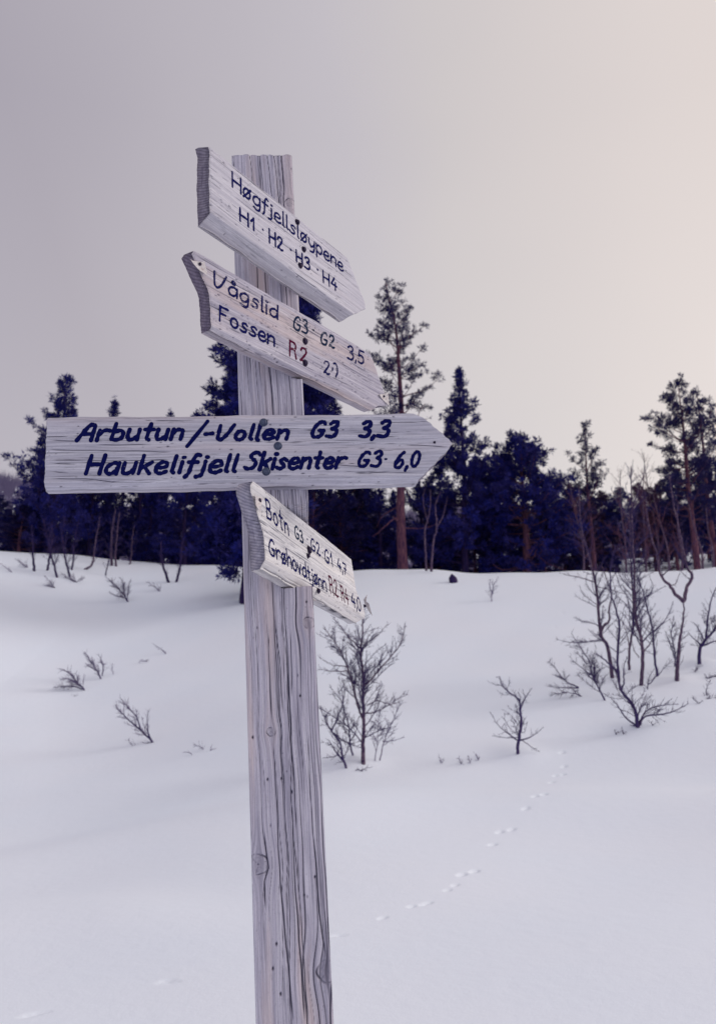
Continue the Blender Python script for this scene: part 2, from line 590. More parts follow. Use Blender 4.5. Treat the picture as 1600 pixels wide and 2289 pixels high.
# long open checks seen in the photograph
for pts in (((640, 1480), (652, 1640), (651, 1780), (657, 1940), (668, 2080), (680, 2289)), ((700, 1860), (713, 2040), (731, 2150)),
            ((688, 1640), (699, 1860), (712, 2000)), ((560, 350), (566, 420)), ((580, 350), (584, 470)), ((598, 350), (610, 450)),
            ((613, 350), (625, 470)), ((628, 352), (636, 430)), ((670, 1095), (675, 1150)), ((640, 1100), (645, 1160)),
            ((600, 1400), (607, 1620)), ((612, 1660), (622, 1900), (640, 2120), (655, 2289)), ((650, 1780), (668, 2000), (690, 2289)),
            ((590, 1850), (596, 1905), (601, 1940), (592, 1970), (594, 2040)), ((648, 1400), (653, 1560)), ((612, 1380), (625, 1470), (634, 1600))):
    uv = np.array([post_uv(*p) for p in pts])
    o_ = np.argsort(uv[:, 1])
    uc = np.interp(vs, uv[o_, 1], uv[o_, 0])[:, None]
    lo, hi = uv[:, 1].min(), uv[:, 1].max()
    tp = np.clip((Vc - lo) / .03, 0, 1) * (np.clip((hi - Vc) / .03, 0, 1) if hi < V_TOP - .04 else 1)
    wob = .0008 * np.sin(Vc * 21 + len(pts) * uv[0, 0] * 90) + .0004 * np.sin(Vc * 67)
    f = np.maximum(f, .9 * tp * np.exp(-((Uc - uc - wob) / (.0009 + .0004 * np.sin(Vc * 9 + uv[0, 1] * 40))) ** 2))
for (sx, sy) in ((598, 1742), (629, 1740), (652, 1770), (680, 2001), (671, 1555), (627, 2222), (565, 1648), (685, 1345), (610, 2165), (704, 1960), (618, 2110)):
    su, sv = post_uv(sx, sy)
    f = np.maximum(f, np.exp(-((Uc - su) / .0018) ** 2 - ((Vc - sv) / .003) ** 2))
depth = f * .0045 + .0005 * np.sin(q1 * 900) * .5
# rounded arrises, a chipped right edge
edge = np.minimum(Uc + PW / 2, PW / 2 - Uc)
depth += .004 * np.clip(1 - edge / .005, 0, 1) ** 2
# notches that carry the boards
notch = np.zeros_like(depth)
for b in BOARDS:
    P = POST_P + POST_W * Uc[..., None] + POST_D * Vc[..., None] - b['A']
    t = P @ b['u']
    m = (t > b['h0'] - .003) & (t < b['h1'] + .003)
    dl = (P @ b['n'] + b['th']) / (POST_N @ b['n'])
    notch = np.maximum(notch, np.where(m, np.clip(dl, 0, PT - .012), 0))
depth += notch
top_jag = np.zeros(nu)
top_jag += .0012 * np.sin(us * 130) + .0008 * np.sin(us * 310 + 1) - .02 * us
Vtop = Vc.copy()
Vtop[-1] += top_jag - f[-4] * .012
Pf = POST_P + POST_W * Uc[..., None] + POST_D * Vtop[..., None] - POST_N * depth[..., None]
Pb = POST_P + POST_W * Uc[[0, -1]][..., None] + POST_D * Vtop[[0, -1]][..., None] - POST_N * PT
backL = POST_P - POST_W * PW / 2 + POST_D * vs[:, None] - POST_N * PT
backR = POST_P + POST_W * PW / 2 + POST_D * vs[:, None] - POST_N * PT
Vv = np.vstack([Pf.reshape(-1, 3), backL, backR, Pb[1]]) - S0
nF = nu * nv
iF = np.arange(nF).reshape(nv, nu)
iL = np.arange(nv) + nF
iR = iL + nv
iT = np.arange(nu) + nF + 2 * nv
faces = [grid_faces(nv, nu), wall(iF[:, 0], iL), wall(iR, iF[:, -1]), np.stack([iL[:-1], iR[:-1], iR[1:], iL[1:]], -1)[:, ::-1],
         wall(iF[-1], iT)]
faces_n = sum(len(x) for x in faces[:-1])
me = mesh_np('post', Vv, faces, [W_POST, E_POST], True, [np.zeros(faces_n, int), np.ones(len(faces[-1]), int)])
gc = np.zeros((len(Vv), 3))
gc[:nF, 0], gc[:nF, 1], gc[:nF, 2] = Vc.ravel(), (q1 * .6 + q2 * .4).ravel(), depth.ravel()
gc[nF:nF + nv] = np.stack([vs, np.full(nv, -PW / 2), np.full(nv, PT)], -1)
gc[nF + nv:nF + 2 * nv] = np.stack([vs, np.full(nv, PW / 2), np.full(nv, PT)], -1)
gc[nF + 2 * nv:] = np.stack([np.full(nu, V_TOP), us, np.full(nu, PT)], -1)
attr(me, 'gc', gc, 'FLOAT_VECTOR')
ck = np.zeros(len(Vv))
ck[:nF] = f.ravel()
attr(me, 'crack', ck)
new_obj('post', me, signpost)


# boards ------------------------------------------------------------
def board_st(b, px, py):
    d = ray(px, py)
    t = ((b['A'] - EYE) @ b['n']) / (d @ b['n'])
    q = EYE + d * t - b['A']
    return q @ b['e'], q @ b['u']


def make_board(b, idx, label, left, right, rng, chamfer=((.004, .003), (.004, .003)), ncheck=30, specks=60, knots=(), wid=(.0004, .0011), open_checks=()):
    """left / right: lists of (t fraction 0..1 from the bottom edge, s) that draw the two ends"""
    H = b['h1'] - b['h0']
    Ln = b['s1'] - b['s0']
    ns, nt = int(Ln / .0021), int(H / .0013)
    tf = np.linspace(0, 1, nt)
    sl = np.interp(tf, [p[0] for p in left], [p[1] for p in left])
    sr = np.interp(tf, [p[0] for p in right], [p[1] for p in right])
    sl = sl + .0006 * np.sin(tf * 23 + idx) + .0003 * np.sin(tf * 91)
    sr = sr + .0010 * np.sin(tf * 43 + idx) + .0007 * np.sin(tf * 83)
    c = np.linspace(0, 1, ns)
    c = c + 0 * c
    S = sl[:, None] + (sr - sl)[:, None] * c[None, :]
    T = (b['h0'] + tf * H)[:, None] + 0 * S
    T = T + (.0012 * np.sin(S * 17 + idx) + .0006 * np.sin(S * 71)) * (np.abs(tf - .5) * 2)[:, None] ** 6
    q, f = check_field(S, T, ncheck, b['h0'], b['h1'], b['s0'], b['s1'], rng, knots, wid, (.05, .5), specks, rng.uniform(-.01, .01))
    _, f3 = check_field(S, T, ncheck * 3, b['h0'], b['h1'], b['s0'], b['s1'], rng, knots, (.0003, .0006), (.03, .18), 0)
    f = np.maximum(f, .55 * f3)
    for pts in open_checks:
        st = np.array([board_st(b, *p) for p in pts])
        o_ = np.argsort(st[:, 0])
        tc = np.interp(S, st[o_, 0], st[o_, 1])
        tp = np.clip((S - st[:, 0].min()) / .02, 0, 1) * np.clip((st[:, 0].max() - S) / .02, 0, 1)
        f = np.maximum(f, .8 * tp * np.exp(-((T - tc - .0006 * np.sin(S * 60)) / .0009) ** 2))
    depth = f * .0035
    dB = (T - b['h0'])
    dT = (b['h1'] - T)
    dE = np.minimum(S - sl[:, None], sr[:, None] - S)
    for dist, (w, dp, ex) in ((dB, (*chamfer[0], 1.0)), (dT, (*chamfer[1], 1.0)), (dE, (.003, .0022, 2))):
        depth = np.minimum(depth + dp * np.clip(1 - dist / w, 0, 1) ** ex, b['th'] - .003)
    P = b['A'] + b['e'] * S[..., None] + b['u'] * T[..., None] - b['n'] * depth[..., None]
    BL = b['A'] + b['e'] * (sl + .001)[:, None] + b['u'] * T[:, :1] - b['n'] * b['th']
    BR = b['A'] + b['e'] * (sr - .001)[:, None] + b['u'] * T[:, -1:] - b['n'] * b['th']
    BB = b['A'] + b['e'] * S[0][:, None] + b['u'] * T[0][:, None] - b['n'] * b['th']
    BT = b['A'] + b['e'] * S[-1][:, None] + b['u'] * T[-1][:, None] - b['n'] * b['th']
    Vv = np.vstack([P.reshape(-1, 3), BL, BR, BB, BT]) - S0
    nF = ns * nt
    iF = np.arange(nF).reshape(nt, ns)
    iL = np.arange(nt) + nF
    iR = iL + nt
    iB = np.arange(ns) + nF + 2 * nt
    iT = iB + ns
    ends = [wall(iF[:, 0], iL), wall(iR, iF[:, -1])]
    longs = [grid_faces(nt, ns), wall(iB, iF[0]), wall(iF[-1], iT), np.stack([iL[:-1], iL[1:], iR[1:], iR[:-1]], -1)]
    me = mesh_np('sign_board', Vv, longs + ends, [W_B[idx], E_B[idx]], True,
                 [np.zeros(sum(map(len, longs)), int), np.ones(sum(map(len, ends)), int)])
    gc = np.zeros((len(Vv), 3))
    gc[:nF] = np.stack([S, q, depth], -1).reshape(-1, 3)
    th = b['th']
    gc[iL] = np.stack([sl, T[:, 0], np.full(nt, th)], -1)
    gc[iR] = np.stack([sr, T[:, -1], np.full(nt, th)], -1)
    gc[iB] = np.stack([S[0], T[0], np.full(ns, th)], -1)
    gc[iT] = np.stack([S[-1], T[-1], np.full(ns, th)], -1)
    attr(me, 'gc', gc, 'FLOAT_VECTOR')
    ck = np.zeros(len(Vv))
    ck[:nF] = f.ravel()
    attr(me, 'crack', ck)
    o = new_obj('sign_board', me, signpost)
    o['label'] = label
    return o


# stroke alphabet: 's' smooth curve, 'l' straight strokes, 'd' dot; x right, y up, capital height 1
def _el(w, h, cx=None, y0=0.0):
    cx = w / 2 if cx is None else cx
    return ('s', [(cx + w / 2 * math.sin(a), y0 + h / 2 - h / 2 * math.cos(a)) for a in np.linspace(-2.6, 3.75, 13)])


_bowl = ('s', [(.46, .52), (.30, .63), (.08, .50), (.0, .26), (.10, .04), (.28, .03), (.42, .20), (.46, .36)])
GLY = {
    'A': (.68, [('s', [(0, 0), (.18, .5), (.36, .9), (.52, 1), (.62, .86), (.64, .4), (.64, 0)]), ('l', [(.16, .40), (.63, .40)])]),
    'B': (.52, [('l', [(0, 0), (.02, 1)]), ('s', [(-.06, .93), (.2, 1.02), (.42, .9), (.38, .62), (.1, .53)]), ('s', [(.1, .53), (.42, .45), (.48, .2), (.3, .02), (-.05, .03)])]),
    'F': (.5, [('l', [(0, 0), (0, 1)]), ('l', [(0, .98), (.48, .98)]), ('l', [(0, .52), (.36, .52)])]),
    'G': (.6, [('s', [(.56, .86), (.44, 1), (.24, .93), (.07, .66), (.0, .3), (.1, .04), (.32, 0), (.5, .12), (.54, .40)]), ('l', [(.32, .42), (.56, .42)])]),
    'H': (.56, [('l', [(0, 0), (0, 1)]), ('l', [(.54, 0), (.54, 1)]), ('l', [(0, .5), (.54, .5)])]),
    'R': (.5, [('l', [(0, 0), (0, 1)]), ('s', [(0, 1), (.28, 1), (.42, .85), (.36, .6), (.02, .5)]), ('l', [(.34, .56), (.46, 0)])]),
    'S': (.6, [('s', [(.6, .84), (.46, 1), (.22, .95), (.14, .74), (.34, .55), (.48, .36), (.42, .1), (.16, .0), (-.06, .1)])]),
    'V': (.64, [('s', [(.02, .96), (.03, .5), (.06, .12), (.18, 0), (.34, .16), (.50, .55), (.64, 1)])]),
    'a': (.48, [_bowl, ('l', [(.47, .62), (.47, 0)])]),
    'b': (.48, [('l', [(0, 1), (0, .04)]), ('s', [(0, .08), (.2, 0), (.42, .12), (.45, .4), (.28, .58), (0, .46)])]),
    'd': (.5, [_bowl, ('l', [(.48, 1), (.48, 0)])]),
    'e': (.46, [('s', [(.04, .31), (.24, .32), (.42, .40), (.38, .58), (.2, .63), (.04, .47), (0, .22), (.12, .02), (.30, .0), (.46, .1)])]),
    'f': (.36, [('s', [(.40, .94), (.28, 1.0), (.19, .8), (.15, .4), (.12, -.05), (.02, -.28)]), ('l', [(0, .56), (.36, .56)])]),
    'g': (.48, [_bowl, ('s', [(.47, .62), (.47, .1), (.42, -.22), (.24, -.33), (.04, -.24)])]),
    'h': (.46, [('l', [(0, 1), (0, 0)]), ('s', [(0, .36), (.2, .6), (.40, .56), (.44, .36), (.44, 0)])]),
    'i': (.08, [('l', [(.03, .6), (.03, 0)]), ('d', [(.05, .86)])]),
    'j': (.16, [('s', [(.12, .6), (.12, .1), (.08, -.2), (-.10, -.28)]), ('d', [(.14, .86)])]),
    'k': (.44, [('l', [(0, 1), (0, 0)]), ('l', [(.42, .62), (.04, .28)]), ('l', [(.16, .38), (.42, 0)])]),
    'l': (.10, [('l', [(.03, 1), (.02, .06), (.10, 0)])]),
    'n': (.46, [('l', [(0, .62), (0, 0)]), ('s', [(0, .38), (.2, .6), (.40, .56), (.44, .36), (.44, 0)])]),
    'o': (.46, [_el(.44, .62)]),
    'p': (.46, [('l', [(0, .62), (0, -.36)]), ('s', [(0, .44), (.2, .62), (.42, .50), (.43, .2), (.26, .0), (0, .1)])]),
    'r': (.42, [('l', [(0, .62), (0, 0)]), ('s', [(0, .30), (.14, .54), (.30, .62), (.44, .58)])]),
    's': (.42, [('s', [(.42, .54), (.30, .63), (.12, .56), (.14, .40), (.34, .26), (.32, .06), (.12, 0), (-.03, .07)])]),
    't': (.40, [('l', [(.2, .96), (.18, .08), (.30, 0)]), ('l', [(0, .62), (.40, .62)])]),
    'u': (.48, [('s', [(0, .62), (0, .24), (.08, .02), (.26, .02), (.44, .22)]), ('l', [(.46, .62), (.46, 0)])]),
    'v': (.42, [('l', [(0, .62), (.18, 0)]), ('l', [(.18, 0), (.40, .62)])]),
    'y': (.46, [('s', [(0, .6), (.02, .28), (.16, .1), (.34, .2), (.44, .42)]), ('s', [(.46, .62), (.44, .1), (.32, -.24), (.08, -.33)])]),
    'ø': (.48, [_el(.44, .62), ('l', [(-.01, -.07), (.47, .70)])]),
    'å': (.48, [_bowl, ('l', [(.47, .62), (.47, 0)]), _el(.17, .2, .26, .82)]),
    '0': (.48, [_el(.46, .98)]),
    '1': (.26, [('l', [(0, .62), (.2, .98)]), ('l', [(.2, 1), (.2, 0)])]),
    '2': (.5, [('s', [(.04, .8), (.16, .98), (.38, .97), (.44, .76), (.26, .42), (.02, .08)]), ('s', [(.02, .06), (.16, .12), (.32, .02), (.5, .08)])]),
    '3': (.5, [('s', [(.06, .86), (.22, 1), (.42, .95), (.42, .72), (.22, .54)]), ('s', [(.22, .54), (.44, .46), (.48, .22), (.32, .02), (.0, .06)])]),
    '4': (.5, [('l', [(.30, 1), (.0, .36)]), ('l', [(.0, .36), (.5, .36)]), ('l', [(.40, .62), (.37, 0)])]),
    '5': (.48, [('l', [(.1, .98), (.04, .56)]), ('l', [(.1, .98), (.46, .98)]), ('s', [(.04, .56), (.26, .62), (.44, .44), (.42, .14), (.22, 0), (0, .08)])]),
    '6': (.5, [('s', [(.40, .98), (.22, .80), (.06, .48), (.0, .18), (.14, 0), (.34, .04), (.46, .26), (.38, .46), (.20, .46), (.06, .28)])]),
    '7': (.46, [('l', [(0, .97), (.46, .97)]), ('l', [(.46, .97), (.16, 0)]), ('l', [(.1, .5), (.42, .5)])]),
    ')': (.46, [('s', [(.12, .92), (.30, .96), (.44, .70), (.44, .32), (.32, .04)]), ('l', [(.05, .55), (.02, .40)])]),
    ',': (.14, [('l', [(.10, .08), (.02, -.17)])]),
    '.': (.10, [('d', [(.05, .42)])]),
    '/': (.52, [('l', [(-.06, -.22), (.58, 1.10)])]),
    '-': (.36, [('l', [(0, .38), (.36, .38)])]),
}


def catmull(p, n=5):
    p = [np.array(q, float) for q in p]
    p = [2 * p[0] - p[1]] + p + [2 * p[-1] - p[-2]]
    o = []
    for i in range(1, len(p) - 2):
        for k in range(n):
            t = k / n
            o.append(.5 * ((2 * p[i]) + (-p[i - 1] + p[i + 1]) * t + (2 * p[i - 1] - 5 * p[i] + 4 * p[i + 1] - p[i + 2]) * t * t
                           + (-p[i - 1] + 3 * p[i] - 3 * p[i + 1] + p[i + 2]) * t ** 3))
    o.append(p[-2])
    return np.array(o)


def lettering(b, parent, text, start, end, top, mat, width, rng, slant=0.0, gap=.16, label=None, lift=.0006):
    """write text with the stroke alphabet from start to end (photo points on the baseline), capital height from top"""
    s0, t0 = board_st(b, *start)
    s1, t1 = board_st(b, *end)
    ts, tt = board_st(b, *top)
    hgt = tt - t0
    ln = math.hypot(s1 - s0, t1 - t0)
    dx = np.array([(s1 - s0) / ln, (t1 - t0) / ln])
    adv = []
    x = 0
    for ch in text:
        adv.append(x)
        x += GLY[ch][0] + gap
    tot = max(x - gap, .05)
    kx = ln / tot if ln > .004 else hgt
    Vs, Fs = [], []
    nst = 0
    for ch, ax in zip(text, adv):
        jy, js = rng.normal(0, .018), rng.normal(1, .03)
        for kind, pts in GLY[ch][1]:
            nst += 1
            if kind == 'd':
                pl = np.array([(pts[0][0] - .03, pts[0][1]), (pts[0][0] + .03, pts[0][1])])
            elif kind == 's':
                pl = catmull(pts)
            else:
                pl = np.concatenate([np.linspace(pts[i], pts[i + 1], 7)[(1 if i else 0):] for i in range(len(pts) - 1)])
            pl = pl * js + np.array([0, jy])
            X = (ax + pl[:, 0]) * kx
            Y = pl[:, 1] * hgt
            X = X + slant * Y + rng.normal(0, .012 * hgt, len(X)) * .35
            Y = Y + rng.normal(0, .012 * hgt, len(Y)) * .35
            C = np.stack([s0 + X * dx[0], t0 + X * dx[1] + Y], -1)
            tg = np.gradient(C, axis=0)
            tg /= np.linalg.norm(tg, axis=1)[:, None] + 1e-12
            nm = np.stack([-tg[:, 1], tg[:, 0]], -1)
            wv = width / 2 * (1 + .10 * np.sin(np.arange(len(C)) * 1.1 + rng.uniform(0, 6)) + rng.normal(0, .06, len(C)))
            # round caps
            capn = 4
            Cs, Ns, Wd = [], [], []
            for k in range(capn, 0, -1):
                a = k / capn * math.pi / 2
                Cs.append(C[0] - tg[0] * wv[0] * math.sin(a)); Ns.append(nm[0]); Wd.append(max(wv[0] * math.cos(a), 1e-5))
            for i in range(len(C)):
                Cs.append(C[i]); Ns.append(nm[i]); Wd.append(wv[i])
            for k in range(1, capn + 1):
                a = k / capn * math.pi / 2
                Cs.append(C[-1] + tg[-1] * wv[-1] * math.sin(a)); Ns.append(nm[-1]); Wd.append(max(wv[-1] * math.cos(a), 1e-5))
            Cs, Ns, Wd = np.array(Cs), np.array(Ns), np.array(Wd)
            z = lift + .00004 * (nst % 5) + np.linspace(0, .0003, len(Cs))
            rows = []
            for side, dz in ((-1, -.0004), (0, .0002), (1, -.0004)):
                Q = Cs + Ns * (Wd * side)[:, None]
                rows.append(b['A'] + b['e'] * Q[:, :1] + b['u'] * Q[:, 1:] + b['n'] * (z + dz)[:, None])
            off = sum(len(v) for v in Vs)
            G = np.stack(rows, 1)
            Vs.append(G.reshape(-1, 3))
            Fs.append(grid_faces(len(Cs), 3, off)[:, ::-1])
    me = mesh_np('lettering', np.vstack(Vs) - S0, np.vstack(Fs), mat, True)
    o = new_obj('lettering', me, parent)
    if label:
        o['label'] = label
    return o


def bolt(b, parent, px, py, rad, mat, rng, name='bolt'):
    """a slightly domed six-sided bolt head on a washer face"""
    s, t = board_st(b, px, py)
    Vs, Fs = [], []
    prof = ((1.35, .0002), (1.35, .0012), (1.0, .0013), (1.0, .0042), (.78, .0056), (.02, .0060))
    n = 12
    a0 = rng.uniform(0, 1)
    for j, (r, z) in enumerate(prof):
        for i in range(n):
            a = a0 + 2 * math.pi * i / n
            k = 1.0 if j < 2 else (1.0 if i % 2 == 0 else .93)
            Vs.append(b['A'] + b['e'] * (s + rad * r * k * math.cos(a)) + b['u'] * (t + rad * r * k * math.sin(a)) + b['n'] * z)
    for j in range(len(prof) - 1):
        for i in range(n):
            Fs.append((j * n + i, j * n + (i + 1) % n, (j + 1) * n + (i + 1) % n, (j + 1) * n + i))
    me = mesh_np(name, np.array(Vs) - S0, np.array(Fs), mat, False)
    return new_obj(name, me, parent)


def tin(b, parent, pts, lift, rng):
    """torn triangular tin corner, nailed on and bent off the wood"""
    Q = [board_st(b, *p) for p in pts]
    c = np.mean(Q, axis=0)
    Vs, Fs = [], []
    n = 6
    ring = []
    for k in range(3):
        for i in range(n):
            p = np.array(Q[k]) * (1 - i / n) + np.array(Q[(k + 1) % 3]) * (i / n)
            ring.append((p[0] + rng.normal(0, .0008), p[1] + rng.normal(0, .0008), lift * (abs(i / n - .5) * 2 if k != 1 else 1)))
    m = len(ring)
    for z in (0, -.0008):
        for (s, t, l) in ring:
            Vs.append(b['A'] + b['e'] * s + b['u'] * t + b['n'] * (.0016 + l + z))
        Vs.append(b['A'] + b['e'] * c[0] + b['u'] * c[1] + b['n'] * (.0016 + z))
    for i in range(m):
        j = (i + 1) % m
        Fs.append((m, i, j))
        Fs.append((2 * m + 1, m + 1 + j, m + 1 + i))
    me = mesh_np('tin_corner', np.array(Vs) - S0, [np.array(Fs), np.array([(i, m + 1 + i, m + 1 + (i + 1) % m, (i + 1) % m) for i in range(m)])], TIN, False)
    return new_obj('tin_corner', me, parent)


z1 = lambda x, y: (380 + x / 3.2, 300 + y / 3.2)
z2 = lambda x, y: (380 + x / 3.2, 560 + y / 3.2)
z3 = lambda x, y: (80 + x / 3.2, 900 + y / 3.2)
z3b = lambda x, y: (540 + x / 3.2, 900 + y / 3.2)
z4 = lambda x, y: (500 + x / 4.444, 1060 + y / 4.444)
rng = np.random.default_rng(5)

# board 1
b = BOARDS[0]
tip = board_st(b, *z1(1395, 1155))[0]
rt = board_st(b, *z1(1260, 870))[0]
rb = board_st(b, *z1(1290, 1285))[0]
o1 = make_board(b, 0, 'topmost arrow board, pale and steeply foreshortened, pointing away to the right',
                [(0, b['s0'] + .004), (.5, b['s0']), (.9, b['s0'] + .002), (1, b['s0'] - .004)], [(0, rb), (.08, rb + .012), (.34, tip), (.42, tip), (1, rt)], rng, ((.018, .031), (.008, .027)), 26, 90)
lettering(b, o1, 'Høgfjellsløypene', z1(447, 378), z1(1238, 985), z1(462, 288), P_NAVY, .0055, rng, 0, .17, 'upper line of dark blue lettering')
for tx, st, en, tp in (('H1', (502, 618), (606, 690), (512, 540)), ('H2', (712, 778), (806, 836), (722, 697)), ('H3', (905, 915), (1000, 972), (914, 842)),
                       ('H4', (1097, 1058), (1192, 1120), (1106, 985))):
    lettering(b, o1, tx, z1(*st), z1(*en), z1(*tp), P_NAVY, .0058, rng, 0, .2)
for p in ((662, 715), (862, 858), (1053, 1000)):
    lettering(b, o1, '.', z1(*p), z1(p[0] + 1, p[1] + 1), z1(p[0] + 4, p[1] - 78), P_NAVY, .005, rng)
for p in ((908, 630), (955, 825), (930, 940)):
    bolt(b, o1, *z1(*p), .0056, RUST, rng)

# board 2
b = BOARDS[1]
lt = board_st(b, *z2(235, 45))[0] - .028
ln_ = board_st(b, *z2(288, 320))[0]
lb = board_st(b, *z2(303, 555))[0]
tip = board_st(b, *z2(1560, 1050))[0]
rt = board_st(b, *z2(1435, 720))[0]
rb = board_st(b, *z2(1490, 1130))[0]
o2 = make_board(b, 1, 'second arrow board from the top, worn, with a forked tail and torn tin corners',
                [(0, lb), (.48, ln_), (.56, ln_ - .006), (.93, lt), (1, lt + .006)], [(0, rb - .02), (.10, rb), (.2, tip), (.3, tip - .006), (.62, (rt + tip) / 2), (1, rt)], rng, ((.008, .008), (.004, .003)), 34, 200)
lettering(b, o2, 'Vågslid', z2(312, 250), z2(772, 492), z2(324, 150), P_WORN, .0055, rng, 0, .17, 'upper line of worn dark blue lettering')
lettering(b, o2, 'Fossen', z2(356, 502), z2(747, 685), z2(364, 398), P_NAVY, .0058, rng, 0, .17)
lettering(b, o2, 'G3', z2(886, 560), z2(982, 600), z2(894, 472), P_GREEN, .0053, rng, 0, .18)
lettering(b, o2, 'G2', z2(1080, 662), z2(1174, 705), z2(1088, 580), P_GREEN, .0058, rng, 0, .18)
lettering(b, o2, '3,5', z2(1268, 772), z2(1386, 815), z2(1280, 685), P_WORN, .0056, rng, 0, .14)
lettering(b, o2, 'R2', z2(856, 752), z2(978, 812), z2(864, 652), P_RED, .0057, rng, 0, .28, 'dark red route mark')
lettering(b, o2, '2)', z2(1100, 876), z2(1196, 910), z2(1108, 785), P_WORN, .0053, rng, 0, .2)
lettering(b, o2, '.', z2(1024, 600), z2(1025, 601), z2(1028, 520), P_GREEN, .0045, rng)
for p in ((965, 650), (965, 805)):
    bolt(b, o2, *z2(*p), .0062, RUST, rng)
tin(b, o2, (z2(135, 75), z2(235, 85), z2(255, 185)), .004, rng)
bolt(b, o2, *z2(208, 100), .0035, RUST, rng, 'nail')
tin(b, o2, (z2(1485, 1035), z2(1545, 1020), z2(1555, 1110)), .004, rng)
bolt(b, o2, *z2(1522, 1045), .0032, RUST, rng, 'nail')

# board 3
b = BOARDS[2]
tip = board_st(b, 1010, 992)[0]
rt = board_st(b, 945, 922)[0]
rb = board_st(b, 932, 1083)[0]
lb = board_st(b, 106, 1100)[0]
o3 = make_board(b, 2, 'widest arrow board, facing the viewer with two lines of bold navy lettering',
                [(0, b['s0'] + .001), (1, b['s0'])], [(0, rb), (.05, rb + .006), (.50, tip - .004), (.56, tip), (.62, tip - .006), (.94, rt), (1, rt - .02)], rng, ((.016, .012), (.006, .005)), 30, 60, wid=(.0003, .0007),
                open_checks=((z3(90, 335), z3(330, 340), z3(700, 345), z3(980, 352)), (z3(90, 265), z3(330, 275)), (z3(90, 430), z3(300, 440)),
                             (z3(90, 490), z3(250, 500)), (z3(430, 300), z3(830, 300)), (z3b(1150, 300), z3b(1480, 316)), (z3b(560, 440), z3b(900, 455)),
                             (z3b(900, 250), z3b(1130, 240)), (z3(95, 540), z3(350, 545), z3(620, 570))))
SL = .28
lettering(b, o3, 'Arbutun', z3(296, 268), z3(1040, 262), z3(340, 152), P_NAVY, .0094, rng, SL, .21, 'bold navy first line')
lettering(b, o3, '/-', z3(1102, 280), z3(1255, 262), z3(1138, 160), P_NAVY, .0092, rng, SL, .14)
lettering(b, o3, 'Vollen', z3(1290, 268), z3b(325, 258), z3(1310, 165), P_NAVY, .0092, rng, SL, .22)
lettering(b, o3, 'G3', z3b(498, 248), z3b(672, 244), z3b(530, 140), P_NAVY, .0092, rng, SL, .20)
lettering(b, o3, '3,3', z3b(842, 240), z3b(1040, 246), z3b(880, 128), P_NAVY, .0092, rng, SL, .16)
lettering(b, o3, 'Haukelifjell', z3(358, 515), z3(1425, 492), z3(392, 390), P_NAVY, .0092, rng, SL, .22, 'bold navy second line')
lettering(b, o3, 'Skisenter', z3b(25, 475), z3b(728, 466), z3b(60, 360), P_NAVY, .0090, rng, SL, .20)
lettering(b, o3, 'G3', z3b(832, 455), z3b(985, 458), z3b(862, 345), P_NAVY, .0076, rng, SL, .18)
lettering(b, o3, '.', z3b(1028, 450), z3b(1030, 450), z3b(1040, 350), P_NAVY, .005, rng)
lettering(b, o3, '6,0', z3b(1092, 465), z3b(1262, 458), z3b(1122, 350), P_NAVY, .0076, rng, SL, .16)
for p in ((158, 143), (260, 311), (177, 494)):
    bolt(b, o3, *z3b(*p), .0070, STEEL, rng)
bolt(b, o3, *z3b(1378, 285), .0022, RUST, rng, 'nail')

# board 4
b = BOARDS[3]
ltop = board_st(b, *z4(300, 95))[0]
lpt = board_st(b, *z4(285, 210))[0]
lin = board_st(b, *z4(400, 590))[0]
lb = board_st(b, *z4(425, 905))[0]
rt = board_st(b, *z4(1270, 850))[0]
rm = board_st(b, *z4(1310, 1100))[0]
tip = board_st(b, *z4(1400, 1330))[0]
rb = board_st(b, *z4(1365, 1480))[0]
o4 = make_board(b, 3, 'lowest arrow board, bleached almost white, with a forked tail and a long split',
                [(0, lb), (.36, lin + .004), (.44, lin), (.84, lpt - .002), (.92, lpt), (1, ltop)], [(0, rb), (.1, tip - .012), (.2, tip), (.5, rm), (1, rt)], rng, ((.018, .013), (.003, .002)), 40, 240,
                wid=(.0005, .0013), open_checks=((z4(420, 905), z4(700, 1070), z4(1000, 1250), z4(1340, 1465)),))
lettering(b, o4, 'Botn', z4(434, 435), z4(648, 602), z4(444, 272), P_NAVY, .0055, rng, 0, .22, 'upper line of worn dark lettering')
lettering(b, o4, 'G3', z4(712, 622), z4(792, 690), z4(720, 520), P_GREEN, .0052, rng, 0, .18)
lettering(b, o4, 'G2', z4(872, 745), z4(960, 815), z4(880, 640), P_NAVY, .0053, rng, 0, .18)
lettering(b, o4, 'G1', z4(1010, 860), z4(1085, 918), z4(1018, 745), P_NAVY, .0056, rng, 0, .2)
lettering(b, o4, '4,7', z4(1135, 945), z4(1224, 1010), z4(1144, 845), P_NAVY, .0057, rng, 0, .14)
for p in ((833, 690), (985, 820)):
    lettering(b, o4, '.', z4(*p), z4(p[0] + 1, p[1] + 1), z4(p[0] + 3, p[1] - 95), P_NAVY, .005, rng)
lettering(b, o4, 'Grøhovdtjønn', z4(458, 795), z4(1022, 1160), z4(468, 650), P_NAVY, .0057, rng, 0, .17, 'lower line of worn dark lettering')
lettering(b, o4, 'R2', z4(1062, 1180), z4(1138, 1228), z4(1070, 1030), P_RED, .0053, rng, 0, .2, 'dark red route mark')
lettering(b, o4, 'R4', z4(1175, 1252), z4(1240, 1298), z4(1182, 1125), P_RED, .0053, rng, 0, .2, 'dark red route mark')
lettering(b, o4, '4,0', z4(1274, 1305), z4(1366, 1365), z4(1282, 1190), P_NAVY, .0058, rng, 0, .12)
for p, r in (((845, 755), .0085), ((832, 812), .005), ((935, 1160), .0055), ((345, 265), .0055)):
    bolt(b, o4, *z4(*p), r, RUST, rng)
